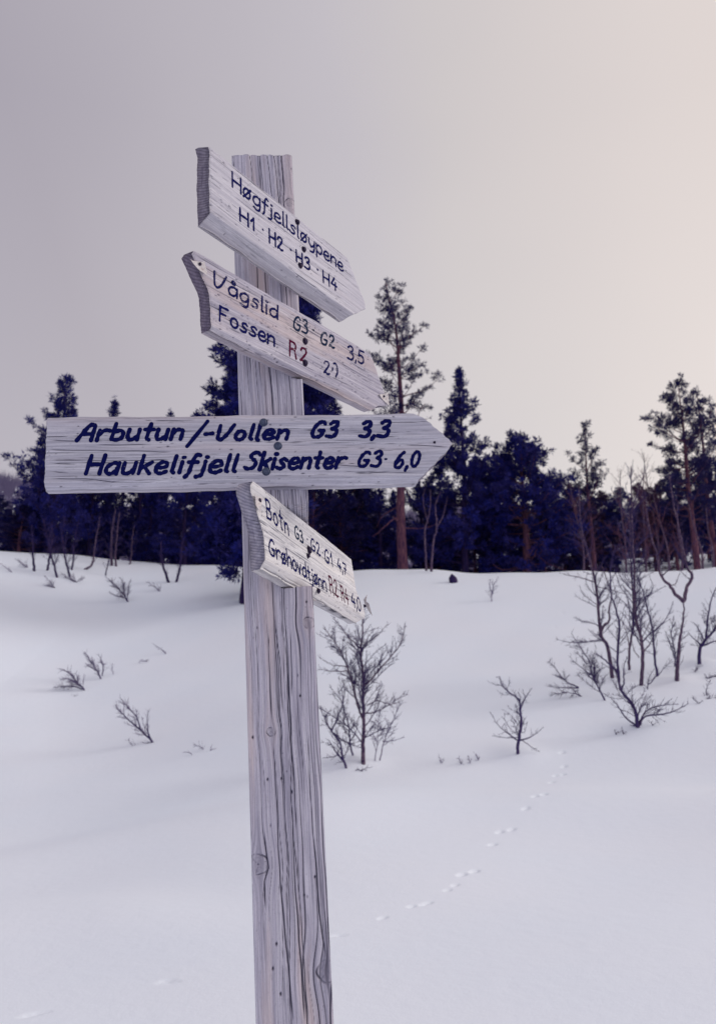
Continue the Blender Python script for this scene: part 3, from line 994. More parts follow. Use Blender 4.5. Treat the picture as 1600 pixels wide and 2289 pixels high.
tin(b, o4, (z4(285, 205), z4(360, 240), z4(338, 390)), .005, rng)
tin(b, o4, (z4(1378, 1205), z4(1395, 1290), z4(1430, 1415)), .012, rng)
bolt(b, o4, *z4(1392, 1310), .004, RUST, rng, 'nail')

# ------------------------------------------------------------------ trees: shared builders
def tube_arrays(paths, sides_max=7):
    """paths: list of (points (n,3), radii (n,)); open tubes with pointed ends"""
    Vs, Fs = [], []
    off = 0
    for P, R in paths:
        P = np.asarray(P, float)
        R = np.asarray(R, float)
        n = len(P)
        k = 3 if R[0] < .012 else (4 if R[0] < .03 else sides_max)
        tg = np.gradient(P, axis=0)
        tg /= np.linalg.norm(tg, axis=1)[:, None] + 1e-9
        ref = np.array([.31, .52, .79]) if abs(tg[0] @ np.array([.31, .52, .79])) < .9 else np.array([1., 0, 0])
        a = np.cross(tg, ref)
        a /= np.linalg.norm(a, axis=1)[:, None] + 1e-9
        c = np.cross(tg, a)
        th = np.arange(k) * 2 * math.pi / k
        ring = P[:, None] + R[:, None, None] * (a[:, None] * np.cos(th)[None, :, None] + c[:, None] * np.sin(th)[None, :, None])
        Vs.append(ring.reshape(-1, 3))
        i = np.arange(n - 1)[:, None] * k + off
        j = np.arange(k)[None, :]
        j2 = (j + 1) % k
        Fs.append(np.stack([i + j, i + j2, i + k + j2, i + k + j], -1).reshape(-1, 4))
        off += n * k
    return np.vstack(Vs), np.vstack(Fs)


def unit(v):
    return v / (np.linalg.norm(v) + 1e-9)


def smooth_path(pts, n=4):
    return catmull(pts, n)


def tufts_mesh(pos, dirs, size, rng, blades, width, mat, name):
    """needle sprays: every tuft is a burst of slim blades"""
    n = len(pos)
    pos = np.repeat(pos, blades, 0)
    dirs = np.repeat(dirs, blades, 0)
    size = np.repeat(size, blades)
    r = rng.normal(size=(n * blades, 3))
    r /= np.linalg.norm(r, axis=1)[:, None]
    d = dirs * .75 + r
    d /= np.linalg.norm(d, axis=1)[:, None]
    ln = size * rng.uniform(.6, 1.15, n * blades)
    o = pos + r * (size * .18)[:, None]
    side = np.cross(d, rng.normal(size=(n * blades, 3)))
    side /= np.linalg.norm(side, axis=1)[:, None] + 1e-9
    w = (ln * width)[:, None]
    a = o - d * (ln * .1)[:, None]
    m1 = o + d * (ln * .45)[:, None] + side * w
    m2 = o + d * (ln * .45)[:, None] - side * w
    e = o + d * ln[:, None]
    V = np.stack([a, m1, e, m2], 1).reshape(-1, 3)
    F = np.arange(len(V)).reshape(-1, 4)
    return mesh_np(name, V, F, mat, False)


def build_conifer(seed, H, r0, lo, width, prof, whorl=.42, per=(3, 5), el=(55, 12, -12), tuft=.17, blades=9, bw=.13, dens=1.0, bend=None, dead=0, dead_lo=.1,
                  needles=None, bark=None, up=.5):
    """returns (trunk mesh, branches mesh, crown mesh) of a conifer of height H standing at the origin"""
    rng = np.random.default_rng(seed)
    zs = np.linspace(-.4, H, 26)
    bx = np.zeros_like(zs)
    by = np.zeros_like(zs)
    if bend is not None:
        bx = np.interp(zs / H, [p[0] for p in bend], [p[1] for p in bend])
        bx = np.convolve(np.pad(bx, 2, mode='edge'), np.ones(5) / 5, 'valid')
    bx = bx + .04 * np.sin(zs * .9 + seed) * (zs > 0)
    by = by + .05 * np.sin(zs * .7 + seed * 2) * (zs > 0)
    axis = np.stack([bx, by, zs], -1)
    rad = r0 * (1 - np.clip(zs / H, 0, 1) ** 1.1 * .93)
    rad[0] = rad[1] = r0 * 1.12
    V, F = tube_arrays([(axis, rad)], 9)
    trunk = mesh_np('trunk', V, F, bark or B_PINE)

    def ax(z):
        return np.array([np.interp(z, zs, bx), np.interp(z, zs, by), z])

    paths, tp, td, ts = [], [], [], []
    z = lo * H
    while z < H * .985:
        f = (z / H - lo) / (1 - lo)
        for _ in range(rng.integers(per[0], per[1] + 1)):
            a = rng.uniform(0, 2 * math.pi)
            Lb = width * prof(f) * rng.uniform(.62, 1.18)
            if Lb < .12: Lb = .12
            ele = math.radians(np.interp(f, [0, .5, 1], [el[2], el[1], el[0]]) + rng.normal(0, 9))
            d = np.array([math.cos(a) * math.cos(ele), math.sin(a) * math.cos(ele), math.sin(ele)])
            p = ax(z + rng.uniform(-.12, .12))
            n = 7
            st = Lb / (n - 1)
            pts = [p]
            for i in range(n - 1):
                d = unit(d + np.array([0, 0, up * .16]) + rng.normal(0, .12, 3))
                p = p + d * st
                pts.append(p)
            pts = np.array(pts)
            rb = max(.007, .016 * Lb)
            paths.append((pts, np.linspace(rb, .004, n)))
            nt = max(2, int(Lb / .17 * dens))
            for k in range(nt):
                g = rng.uniform(.28, 1.0) if Lb > .5 else rng.uniform(.1, 1)
                q = g * (n - 1)
                i = min(int(q), n - 2)
                base = pts[i] + (pts[i + 1] - pts[i]) * (q - i)
                dd = unit(pts[i + 1] - pts[i])
                rw = unit(np.cross(dd, rng.normal(size=3)))
                rw[2] *= .35
                sd = unit(rw + dd * .75 + np.array([0, 0, .30 * up]))
                tl = Lb * rng.uniform(.10, .26) * (1.15 - g * .6) + .05
                endp = base + sd * tl
                if tl > .15:
                    paths.append((np.array([base, base + sd * tl * .5 + rng.normal(0, .02, 3), endp]), np.array([.006, .005, .003])))
                m = 1 + int(tl / (tuft * .85))
                for j in range(m):
                    tp.append(base + sd * tl * (j + 1) / m)
                    td.append(unit(sd + np.array([0, 0, .3 * up])))
                    ts.append(tuft * rng.uniform(.7, 1.25))
            tp.append(pts[-1]); td.append(d); ts.append(tuft)
        z += whorl * rng.uniform(.75, 1.25) * (1 - .35 * f)
    tp.append(axis[-1]); td.append(np.array([0, 0, 1.])); ts.append(tuft)
    for _ in range(dead):
        zd = rng.uniform(dead_lo, lo + .15) * H
        a = rng.uniform(0, 2 * math.pi)
        d = np.array([math.cos(a), math.sin(a), rng.uniform(-.35, .15)])
        p = ax(zd)
        pts = [p]
        for i in range(6):
            d = unit(d + rng.normal(0, .2, 3))
            p = p + d * width * rng.uniform(.10, .22)
            pts.append(p)
        paths.append((np.array(pts), np.linspace(.04, .008, 7)))
    V, F = tube_arrays(paths, 5)
    br = mesh_np('branches', V, F, bark or B_PINE)
    cr = tufts_mesh(np.array(tp), np.array(td), np.array(ts), rng, blades, bw, needles or N_PINE, 'crown')
    return trunk, br, cr


def put_conifer(meshes, loc, label, group=None, rotz=0.0, scale=1.0, name='pine_tree', cat='tree', sxy=None):
    t = thing(name, tuple(loc), label, cat, group)
    t.rotation_euler[2] = rotz
    s = sxy if sxy is not None else scale
    t.scale = (s, s, scale)
    for nm, me in zip(('trunk', 'branches', 'crown'), meshes):
        new_obj(nm, me, t)
    return t


def stand(px, r, top_y=None):
    """ground point r metres off in the direction of photo column px, and the height that reaches photo row top_y there"""
    d = ray(px, 1265)
    k = r / math.hypot(d[0], d[1])
    x, y = d[0] * k, d[1] * k
    g = float(ground_h(x, y, False))
    h = None
    if top_y is not None:
        h = at_y(px, top_y, y)[2] - g
    return np.array([x, y, g]), h


cone = lambda f: (1 - f) ** .8 * (.45 + .55 * min(1, f * 4 + .3))
pine = lambda f: max(.10, math.sin(math.pi * min(1, .16 + f * .86)) ** .8 * (1.05 - .35 * f))
oval = lambda f: max(.12, math.sin(math.pi * min(1, .20 + f * .80)) ** .6)

# --- single trees that stand out
# tall pine right of the boards
loc, h = stand(898, 35.5, 628)
put_conifer(build_conifer(21, h, .22, .44, 1.9, lambda f: (.22 + .78 * min(1, (1 - f) * 2.3)) * (.72 + .28 * math.sin(15 * f + 1) ** 2), .52, (3, 5), (48, 20, -10), .17, 9, .11, 1.0,
                          bend=[(0, 0), (.62, .05), (.83, -.06), (1, -.72)], dead=9, dead_lo=.08), loc,
            'tallest pine, bare reddish trunk and open crown, right of the arrow boards')
# pointed conifer right of it
loc, h = stand(1041, 37.5, 822)
put_conifer(build_conifer(22, h, .17, .10, 3.3, lambda f: (1 - f) ** .95 * (.62 + .38 * math.sin(16 * f) ** 2) + .02, .40, (5, 7), (60, 18, -6), .19, 10, .13, 1.15, needles=N_SPRUCE, bark=B_DARK), loc,
            'pointed dark conifer just right of the widest board\'s arrow tip')
# big dark tree behind the post, nearest of all
loc, h = stand(556, 28.6, 600)
put_conifer(build_conifer(23, h, .24, .07, 2.5, lambda f: max(.12, math.sin(math.pi * min(1, .10 + f * .90)) ** .55), .33, (5, 7), (50, 12, -10), .21, 11, .14, 1.9, bend=[(0, 0), (.5, .30), (1, 1.15)], needles=N_SPRUCE, bark=B_DARK), loc,
            'big dense dark pine directly behind the signpost, its trunk on the open snow')
loc, h = stand(1176, 38, 982)
put_conifer(build_conifer(24, h, .20, .16, 2.3, lambda f: max(.12, math.sin(math.pi * min(1, .30 + f * .70)) ** .7), .34, (5, 7), (45, 10, -12), .20, 11, .14, 1.25, dead=9, dead_lo=.03,
                          needles=N_SPRUCE), loc, 'round-headed dense dark pine with crooked brown lower limbs, right of the pointed conifer')
loc, h = stand(1326, 41, 952)
put_conifer(build_conifer(25, h, .13, .30, 1.7, lambda f: (.18 + .82 * min(1, (1 - f) * 1.6)) * (.65 + .35 * math.sin(14 * f) ** 2), .46, (3, 5), (62, 38, 6), .18, 9, .11, .9, up=.9, needles=N_PINE), loc,
            'slender open young pine rising alone above the scrub on the right')
loc, h = stand(1556, 42, 853)
put_conifer(build_conifer(26, h, .17, .30, 2.3, lambda f: (.2 + .8 * min(1, (1 - f) * 1.9)) * (.7 + .3 * math.sin(14 * f) ** 2), .50, (4, 6), (55, 22, -4), .18, 10, .11, 1.05, needles=N_PINE), loc,
            'tall open-crowned pine near the right edge, foremost of the pair')
loc, h = stand(1598, 45, 868)
put_conifer(build_conifer(27, h, .15, .36, 1.7, pine, .5, (3, 4), (60, 28, 0), .20, 8, .12, .8, needles=N_PINE), loc,
            'thin open pine cut off by the right edge of the picture')
loc, h = stand(112, 40, 848)
put_conifer(build_conifer(28, h, .16, .07, 2.9, lambda f: ((1 - f) ** .8 + .10) * (.55 + .45 * math.sin(15 * f + .4) ** 2), .40, (4, 6), (55, 28, 0), .19, 10, .12, 1.05, up=.9, needles=N_SPRUCE, bark=B_DARK), loc,
            'ragged pine with a tufted top just above the left end of the widest board')
loc, h = stand(228, 47, 888)
put_conifer(build_conifer(30, h, .14, .15, 1.5, cone, .42, (4, 6), (60, 20, -5), .20, 9, .13, 1.1, needles=N_SPRUCE, bark=B_DARK), loc,
            'narrow pine whose tip shows just over the widest board, left of its first line')
loc, h = stand(363, 50, 917)
put_conifer(build_conifer(31, h, .13, .12, 1.5, cone, .42, (4, 6), (60, 20, -5), .20, 9, .13, 1.1, needles=N_SPRUCE, bark=B_DARK), loc,
            'pine whose tiny tip barely clears the widest board between ragged pine and post')

# --- forest fill: a few kinds, copied
FILL = [build_conifer(41, 7.0, .12, .04, 1.5, cone, .40, (4, 6), (55, 10, -10), .20, 10, .14, .95, needles=N_SPRUCE, bark=B_DARK),
        build_conifer(42, 7.0, .13, .06, 1.7, oval, .42, (3, 5), (55, 18, -8), .20, 10, .14, .95, needles=N_SPRUCE, bark=B_DARK),
        build_conifer(43, 7.0, .13, .20, 1.6, pine, .40, (4, 6), (55, 20, -5), .21, 10, .14, 1.05, dead=6, needles=N_PINE, bark=B_PINE),
        build_conifer(44, 7.0, .11, .08, 1.4, oval, .38, (4, 6), (60, 25, 0), .21, 9, .14, 1.0, dead=6, needles=N_BROWN, bark=B_PINE)]
rnd = random.Random(8)
fill_left = [(5, 1140, 44), (75, 1050, 46), (72, 972, 43), (150, 985, 44), (195, 1010, 42), (262, 990, 46), (305, 1000, 43), (345, 1010, 47), (395, 990, 42), (430, 1000, 38), (470, 985, 45),
             (505, 1000, 40), (120, 1090, 42), (240, 1090, 44), (330, 1100, 41), (410, 1075, 37), (-30, 1110, 43), (180, 1100, 47), (455, 1080, 39), (60, 1110, 43), (40, 1130, 41)]
fill_mid = [(690, 900, 41), (735, 870, 44), (770, 965, 42), (820, 985, 44), (850, 1010, 39), (940, 1000, 43), (985, 1015, 41), (1085, 1030, 43), (1120, 1060, 40), (1240, 1075, 42),
            (640, 960, 40), (700, 1060, 37), (760, 1090, 38), (880, 1100, 41), (960, 1085, 39), (1000, 1100, 44), (1060, 1110, 39), (1140, 1020, 45), (600, 960, 42), (800, 1090, 46)]
fill_right = [(1285, 1090, 44), (1352, 1105, 47), (1400, 1095, 52), (1440, 1085, 56), (1490, 1080, 50), (1530, 1060, 46), (1588, 1040, 48), (1620, 1030, 46),
              (1215, 1110, 40), (1262, 1140, 42), (1565, 1120, 54), (1322, 1090, 52), (1465, 1095, 45), (1378, 1125, 46), (1512, 1105, 44)]
labels = {0: 'dark conifer packed in the forest band left of the signpost', 1: 'dark conifer packed in the forest band between the post and the round-headed pine',
          2: 'brownish pine in the thinner woodland band on the right'}
groups = {0: 'forest band conifers on the left', 1: 'forest band conifers in the middle', 2: 'woodland pines on the right'}
for si, lst in enumerate((fill_left, fill_mid, fill_right)):
    for (px, ty, r) in lst:
        loc, h = stand(px, r, ty)
        k = rnd.choice((0, 0, 1, 1, 2)) if si < 2 else rnd.choice((2, 3, 3, 1))
        s = h / 7.0
        put_conifer(FILL[k], loc, labels[si], groups[si], rnd.uniform(0, 6.28), s, sxy=max(s, .75) * rnd.uniform(.95, 1.2))


# --- bare birches and shrubs
def grow(pts, rads, level, rng, out, dens, ang, ratio, jit, up, minr=.0022):
    seg = np.linalg.norm(np.diff(pts, axis=0), axis=1)
    cum = np.concatenate([[0], np.cumsum(seg)])
    Lt = cum[-1]
    n = max(1, int(dens[0] * Lt + rng.uniform(0, 1)))
    for _ in range(n):
        g = rng.uniform(.18, .98)
        s = g * Lt
        i = min(np.searchsorted(cum, s, 'right') - 1, len(seg) - 1)
        k = (s - cum[i]) / (seg[i] + 1e-9)
        base = pts[i] + (pts[i + 1] - pts[i]) * k
        rb = rads[i] + (rads[i + 1] - rads[i]) * k
        tg = unit(pts[i + 1] - pts[i])
        sd = unit(np.cross(tg, rng.normal(size=3)))
        a = math.radians(rng.uniform(*ang))
        d = unit(tg * math.cos(a) + sd * math.sin(a) + np.array([0, 0, up * .3]))
        ln = ratio * Lt * rng.uniform(.45, 1.0) * (1.08 - .68 * g)
        if ln < .04:
            continue
        m = 6
        p = base
        pp = [p]
        for _j in range(m - 1):
            d = unit(d + rng.normal(0, jit, 3) + np.array([0, 0, up * .10]))
            p = p + d * ln / (m - 1)
            pp.append(p)
        pp = np.array(pp)
        r1 = max(min(rb * .62, .012 * ln + .002), minr)
        rr = np.linspace(r1, max(minr * .7, r1 * .3), m)
        out.append((pp, rr))
        if level > 1:
            grow(pp, rr, level - 1, rng, out, dens[1:], ang, ratio * .95, jit, up, minr)


def bare(name, label, cat, stems, group=None, seed=1, dens=(7, 9, 8), level=2, ratio=.42, ang=(28, 62), jit=.18, up=.35, bark=None, twig=None, depth_jit=.06, minr=.0032, ground_at=None):
    """bare tree or shrub; stems = list of (photo points from the foot up, foot radius in photo px)"""
    rng = np.random.default_rng(seed)
    dens = tuple(d * k for d, k in zip(dens, (2.6, 3.8, 3.2)))
    g0 = hit(*(ground_at or stems[0][0][0]), 5, 48)
    Y = g0[1]
    root = thing(name, tuple(g0), label, cat, group)
    tr, tw = [], []
    for si, (pp, rpx) in enumerate(stems):
        y0 = Y
        if ground_at is None and si and abs(pp[0][1] - stems[0][0][0][1]) < 14 and len(pp) > 1:
            y0 = Y
        P = []
        yy = y0
        for i, q in enumerate(pp):
            if i:
                yy += rng.normal(0, depth_jit) * Y / 14
            P.append(at_y(q[0], q[1], yy))
        P = np.array(P)
        if si == 0 or pp[0] == stems[0][0][0]:
            P = np.vstack([P[0] + (P[0] - P[1]) * .0 + np.array([0, 0, -.12]), P])
        S = smooth_path(P, 5)
        S = S + rng.normal(0, .004 * Y / 14, S.shape)
        r0 = rpx / FPX * Y
        R = np.linspace(r0, max(r0 * .22, minr), len(S))
        tr.append((S, R))
        grow(S, R, level, rng, tw, dens, ang, ratio, jit, up, minr)
    if len(tw) <= 12:
        tr, tw = tr + tw, []
    V, F = tube_arrays(tr, 7)
    new_obj('trunk' if cat == 'tree' else 'stem', mesh_np('stem', V - g0, F, bark or B_BIRCH), root)
    if tw:
        V, F = tube_arrays(tw, 5)
        bo = new_obj('branches', mesh_np('branches', V - g0, F, twig or B_TWIG), root)
        bo['kind'] = 'stuff'
    return root


# group in the middle, right of the post
Z5 = lambda *a: [(660 + x * .25, 1340 + y * .25) for x, y in a]
bare('birch_tree', 'small bare birch with red-brown foot standing just right of the post', 'tree',
     [(Z5((605, 1468), (608, 1300), (612, 1080), (605, 700), (585, 480), (600, 300), (600, 130)), 5.5),
      (Z5((612, 1080), (560, 950), (500, 720), (440, 540), (360, 390), (250, 250)), 3.6),
      (Z5((610, 780), (700, 690), (800, 570), (930, 410), (985, 230)), 2.8),
      (Z5((620, 1020), (740, 1000), (880, 910), (1000, 850)), 1.8), (Z5((640, 950), (740, 905), (850, 940), (960, 900)), 1.5),
      (Z5((590, 440), (480, 340), (420, 260), (330, 150)), 2.0), (Z5((600, 420), (720, 330), (830, 220)), 1.6),
      (Z5((480, 640), (330, 640), (200, 620)), 1.6), (Z5((470, 600), (340, 590), (210, 520)), 1.5)],
     seed=3, dens=(8, 8, 5), level=3, ratio=.42, up=.5)
bare('bare_shrub', 'dark twin-stemmed shrub leaning left at the right side of the post', 'shrub',
     [(Z5((455, 1505), (420, 1400), (400, 1280), (330, 1190), (270, 1080), (220, 950)), 4.0), (Z5((440, 1450), (370, 1370), (290, 1250)), 3.0),
      (Z5((320, 1190), (380, 1050), (430, 900), (400, 760)), 2.0), (Z5((400, 1390), (320, 1410), (240, 1420)), 1.5), (Z5((340, 1190), (440, 1270), (540, 1310), (600, 1330)), 1.5)], seed=4, dens=(8, 8, 5), level=3,
     ratio=.40, bark=B_TWIG, up=.5)
bare('bare_shrub', 'thin upright shrub between the leaning shrub and the small birch', 'shrub',
     [(Z5((515, 1395), (488, 1280), (480, 1150), (440, 1000), (420, 920), (330, 800)), 2.4), (Z5((425, 930), (440, 820), (420, 700)), 1.6), (Z5((490, 1270), (540, 1180), (560, 1080)), 1.4)],
     seed=5, dens=(9, 8, 5), level=3, ratio=.4, bark=B_TWIG, up=.5)
bare('bare_shrub', 'pale wispy two-stemmed sapling at the right foot of the small birch', 'shrub',
     [(Z5((712, 1445), (735, 1280), (740, 1100), (770, 950)), 1.6), (Z5((755, 1440), (790, 1280), (870, 1080), (960, 900)), 1.6), (Z5((780, 1270), (880, 1260), (970, 1230)), 1.2)],
     seed=6, dens=(10, 8, 5), level=3, ratio=.42, bark=B_TWIGP, twig=B_TWIGP, up=.5)
bare('bare_shrub', 'low twig lying on the snow before the small birch', 'shrub',
     [(Z5((590, 1535), (630, 1510), (690, 1500)), 1.4), (Z5((590, 1535), (550, 1520), (510, 1530)), 1.3)], seed=7, dens=(10,), level=1, ratio=.4, bark=B_TWIG)

# little tree and foreground bush on the right
Z4 = lambda *a: [(1060 + x * .3375, 1200 + y * .3375) for x, y in a]
bare('birch_tree', 'knee-high crooked birch alone on the snow, left of the birch clump', 'tree',
     [(Z4((288, 1438), (292, 1350), (310, 1230), (300, 1150), (295, 1080), (230, 1030), (180, 980), (165, 920)), 4.0),
      (Z4((285, 1350), (220, 1300), (150, 1240), (105, 1160)), 1.8), (Z4((300, 1350), (380, 1320), (460, 1260)), 1.8), (Z4((300, 1160), (330, 1080), (380, 1000)), 1.8),
      (Z4((290, 1330), (200, 1330), (120, 1320)), 1.3), (Z4((300, 1340), (380, 1390), (430, 1425)), 1.2)], seed=8, dens=(7, 8, 5), level=3, ratio=.36, jit=.26, bark=B_TWIG, up=.3)
bare('bare_shrub', 'wide spreading bush foremost in front of the birch clump', 'shrub',
     [(Z4((1080, 1262), (1065, 1160), (1030, 1090), (965, 1010), (950, 900), (880, 830), (800, 770)), 5.0),
      (Z4((1080, 1255), (1000, 1200), (960, 1140), (905, 1070)), 2.8), (Z4((1090, 1250), (1130, 1190), (1250, 1175), (1350, 1140), (1420, 1100)), 3.0),
      (Z4((1085, 1240), (1130, 1160), (1220, 1120), (1350, 1105)), 2.6), (Z4((970, 1020), (990, 960), (985, 880), (1010, 790)), 2.2),
      (Z4((1080, 1230), (1090, 1150), (1130, 1050)), 1.8), (Z4((1080, 1258), (1030, 1245)), 2.0)], seed=9, dens=(7, 8, 5), level=3, ratio=.36, bark=B_TWIG, up=.4)
bare('bare_shrub', 'fan of low twigs at the left foot of the birch clump', 'shrub',
     [(Z4((720, 1062), (620, 1030), (500, 1050)), 2.0), (Z4((690, 1000), (600, 950), (540, 880), (490, 820)), 2.2), (Z4((690, 1000), (580, 1000), (480, 990)), 1.8)], seed=10, dens=(12, 10, 5), level=3,
     ratio=.42, bark=B_TWIG, ground_at=(1300, 1556))
bare('bare_shrub', 'shrub leaning steeply left before the clump\'s leftmost trunk', 'shrub',
     [(Z4((862, 1082), (820, 1000), (780, 920), (760, 830), (700, 730), (640, 640)), 2.8), (Z4((780, 920), (700, 860), (620, 790)), 1.8)], seed=11, dens=(10, 9, 5), level=3, ratio=.42, bark=B_TWIG, up=.5)
bare('birch_tree', 'leftmost birch of the right clump, its bent trunk leaning left into the forest', 'tree',
     [(Z4((912, 935), (880, 730), (832, 640), (815, 420), (785, 240), (735, 60), (700, -120), (690, -330)), 5.0),
      (Z4((835, 640), (855, 590), (890, 560), (890, 470), (905, 370), (840, 190)), 3.4), (Z4((790, 300), (700, 270), (620, 255), (560, 240)), 1.8), (Z4((810, 330), (900, 350), (1040, 390)), 1.4)],
     seed=12, dens=(5, 7), level=2, ratio=.25, up=.4)
bare('birch_tree', 'slim dark birch second from the left in the right clump', 'tree',
     [(Z4((955, 960), (945, 800), (958, 600), (935, 480), (905, 380), (900, 220), (930, 60)), 3.6), (Z4((955, 880), (900, 870), (830, 830)), 1.5)], seed=13, dens=(5, 7), level=2, ratio=.25, bark=B_TWIG, up=.4)
bare('birch_tree', 'thin straight birch in the middle of the right clump', 'tree',
     [(Z4((1024, 882), (1025, 740), (1048, 600), (1050, 420), (1035, 220), (1030, 0), (1020, -260)), 3.4), (Z4((1025, 740), (1000, 620), (960, 520)), 1.3)], seed=14, dens=(5, 7), level=2, ratio=.25, up=.4)
bare('birch_tree', 'tallest birch of the right clump with a pale pinkish upper trunk', 'tree',
     [(Z4((1104, 985), (1112, 840), (1108, 700), (1065, 520), (1058, 300), (1050, 60), (1040, -180), (1035, -470)), 5.0), (Z4((1110, 780), (1170, 690), (1180, 640)), 1.6), (Z4((1090, 800), (1060, 760), (1040, 680)), 1.6),
      (Z4((1052, -80), (960, -200), (900, -330)), 2.0), (Z4((1045, -180), (1090, -330), (1150, -480)), 2.0)],
     seed=15, dens=(5, 7), level=2, ratio=.25, up=.4)
bare('birch_tree', 'slender birch leaning left between the tallest and the forked birch', 'tree',
     [(Z4((1210, 925), (1190, 780), (1175, 600), (1135, 440), (1100, 320), (1070, 240)), 3.2), (Z4((1180, 640), (1240, 580), (1300, 545)), 1.4), (Z4((1130, 420), (1180, 340), (1160, 260)), 1.4)], seed=16, dens=(6, 7, 5), level=3,
     ratio=.26, bark=B_TWIG, up=.4)
bare('birch_tree', 'forked birch with speckled pale trunk splitting into a wide Y', 'tree',
     [(Z4((1340, 952), (1345, 840), (1360, 680), (1380, 560), (1385, 430)), 6.0), (Z4((1385, 430), (1330, 380), (1290, 320), (1230, 250), (1200, 100), (1150, -80), (1130, -300)), 4.5),
      (Z4((1385, 430), (1405, 340), (1440, 255), (1400, 190), (1370, 20), (1320, -200), (1290, -420)), 4.5), (Z4((1290, 320), (1330, 310), (1360, 230)), 1.8), (Z4((1240, 260), (1290, 210), (1310, 150)), 1.8)],
     seed=17, dens=(5, 7), level=2, ratio=.25, up=.4)
bare('bare_shrub', 'thin sapling hugging the left side of the forked birch', 'shrub',
     [(Z4((1325, 860), (1325, 760), (1300, 640), (1320, 520)), 2.0), (Z4((1325, 800), (1290, 700), (1260, 620)), 1.3)], seed=18, dens=(9, 8, 5), level=3, ratio=.4, bark=B_TWIG, up=.5)
bare('birch_tree', 'bushy crooked birch at the right edge of the picture', 'tree',
     [(Z4((1490, 842), (1490, 750), (1530, 680), (1600, 600), (1640, 470), (1660, 330)), 5.0), (Z4((1500, 720), (1450, 670), (1410, 630)), 2.0), (Z4((1530, 680), (1540, 580), (1560, 440), (1600, 330)), 3.0),
      (Z4((1520, 690), (1470, 590), (1430, 560)), 1.6), (Z4((1510, 720), (1600, 690), (1680, 690)), 2.2)], seed=19, dens=(6, 8, 5), level=3, ratio=.34, bark=B_TWIG, up=.4)
bare('bare_shrub', 'bare sapling between the clump and the forked birch, arching right', 'shrub',
     [(Z4((1145, 1010), (1160, 920), (1190, 870)), 1.5), (Z4((1150, 980), (1230, 895), (1310, 810)), 1.6)], seed=20, dens=(8, 7), level=2, ratio=.35, bark=B_TWIG, up=.4)
for k, (p, lab) in enumerate((([(935, 1308), (925, 1270)], 'tiny twig poking up left of the foremost bush foot'), ([(985, 1308), (970, 1260)], 'tiny twig poking up beside the foremost bush foot'),
                              ([(1480, 1105), (1455, 1080), (1440, 1050)], 'small dark twig tuft right of the foremost bush'), ([(1535, 1075), (1580, 1070), (1640, 1050)], 'low twigs lying at the right edge'),
                              ([(1545, 940), (1600, 920), (1640, 900)], 'twig bent over the snow at the right edge, above the low twigs'), ([(1535, 1050), (1540, 990), (1560, 950)], 'thin single sprig near the right edge'),
                              ([(1180, 1248), (1150, 1215)], 'small twig on the snow right of the foremost bush foot'), ([(1460, 895), (1470, 870), (1510, 850)], 'small arched twig below the bushy crooked birch'))):
    bare('bare_shrub', lab, 'shrub', [(Z4(*p), 1.5), (Z4(p[0], (p[0][0] + 25, p[0][1] - 18)), 1.2)], seed=40 + k, dens=(14, 8), level=2, ratio=.45, bark=B_TWIG)
bare('bare_shrub', 'lone thin sapling high on the snow slope below the forest', 'shrub',
     [(Z4((112, 428), (118, 370), (130, 310), (160, 260)), 1.7), (Z4((115, 380), (100, 320), (105, 280)), 1.2)], seed=50, dens=(7, 6), level=2, ratio=.4, bark=B_TWIGP, twig=B_TWIGP, up=.4)
for k, (x, y) in enumerate(((985, 1706), (1030, 1708), (1050, 1706), (1068, 1700))):
    bare('bare_shrub', ('tiny sprig of twigs, leftmost on the snow left of the knee-high birch', 'tiny sprig in the row of three left of the knee-high birch, leftmost', 'tiny sprig in the row of three left of the knee-high birch, middle',
                        'tiny sprig in the row of three left of the knee-high birch, rightmost')[k], 'shrub',
         [([(x, y), (x - 3, y - 9), (x - 5, y - 16)], 1.0), ([(x, y), (x + 4, y - 10)], .9)], seed=60 + k, dens=(10, 6), level=1, ratio=.4, bark=B_TWIGP, twig=B_TWIGP)

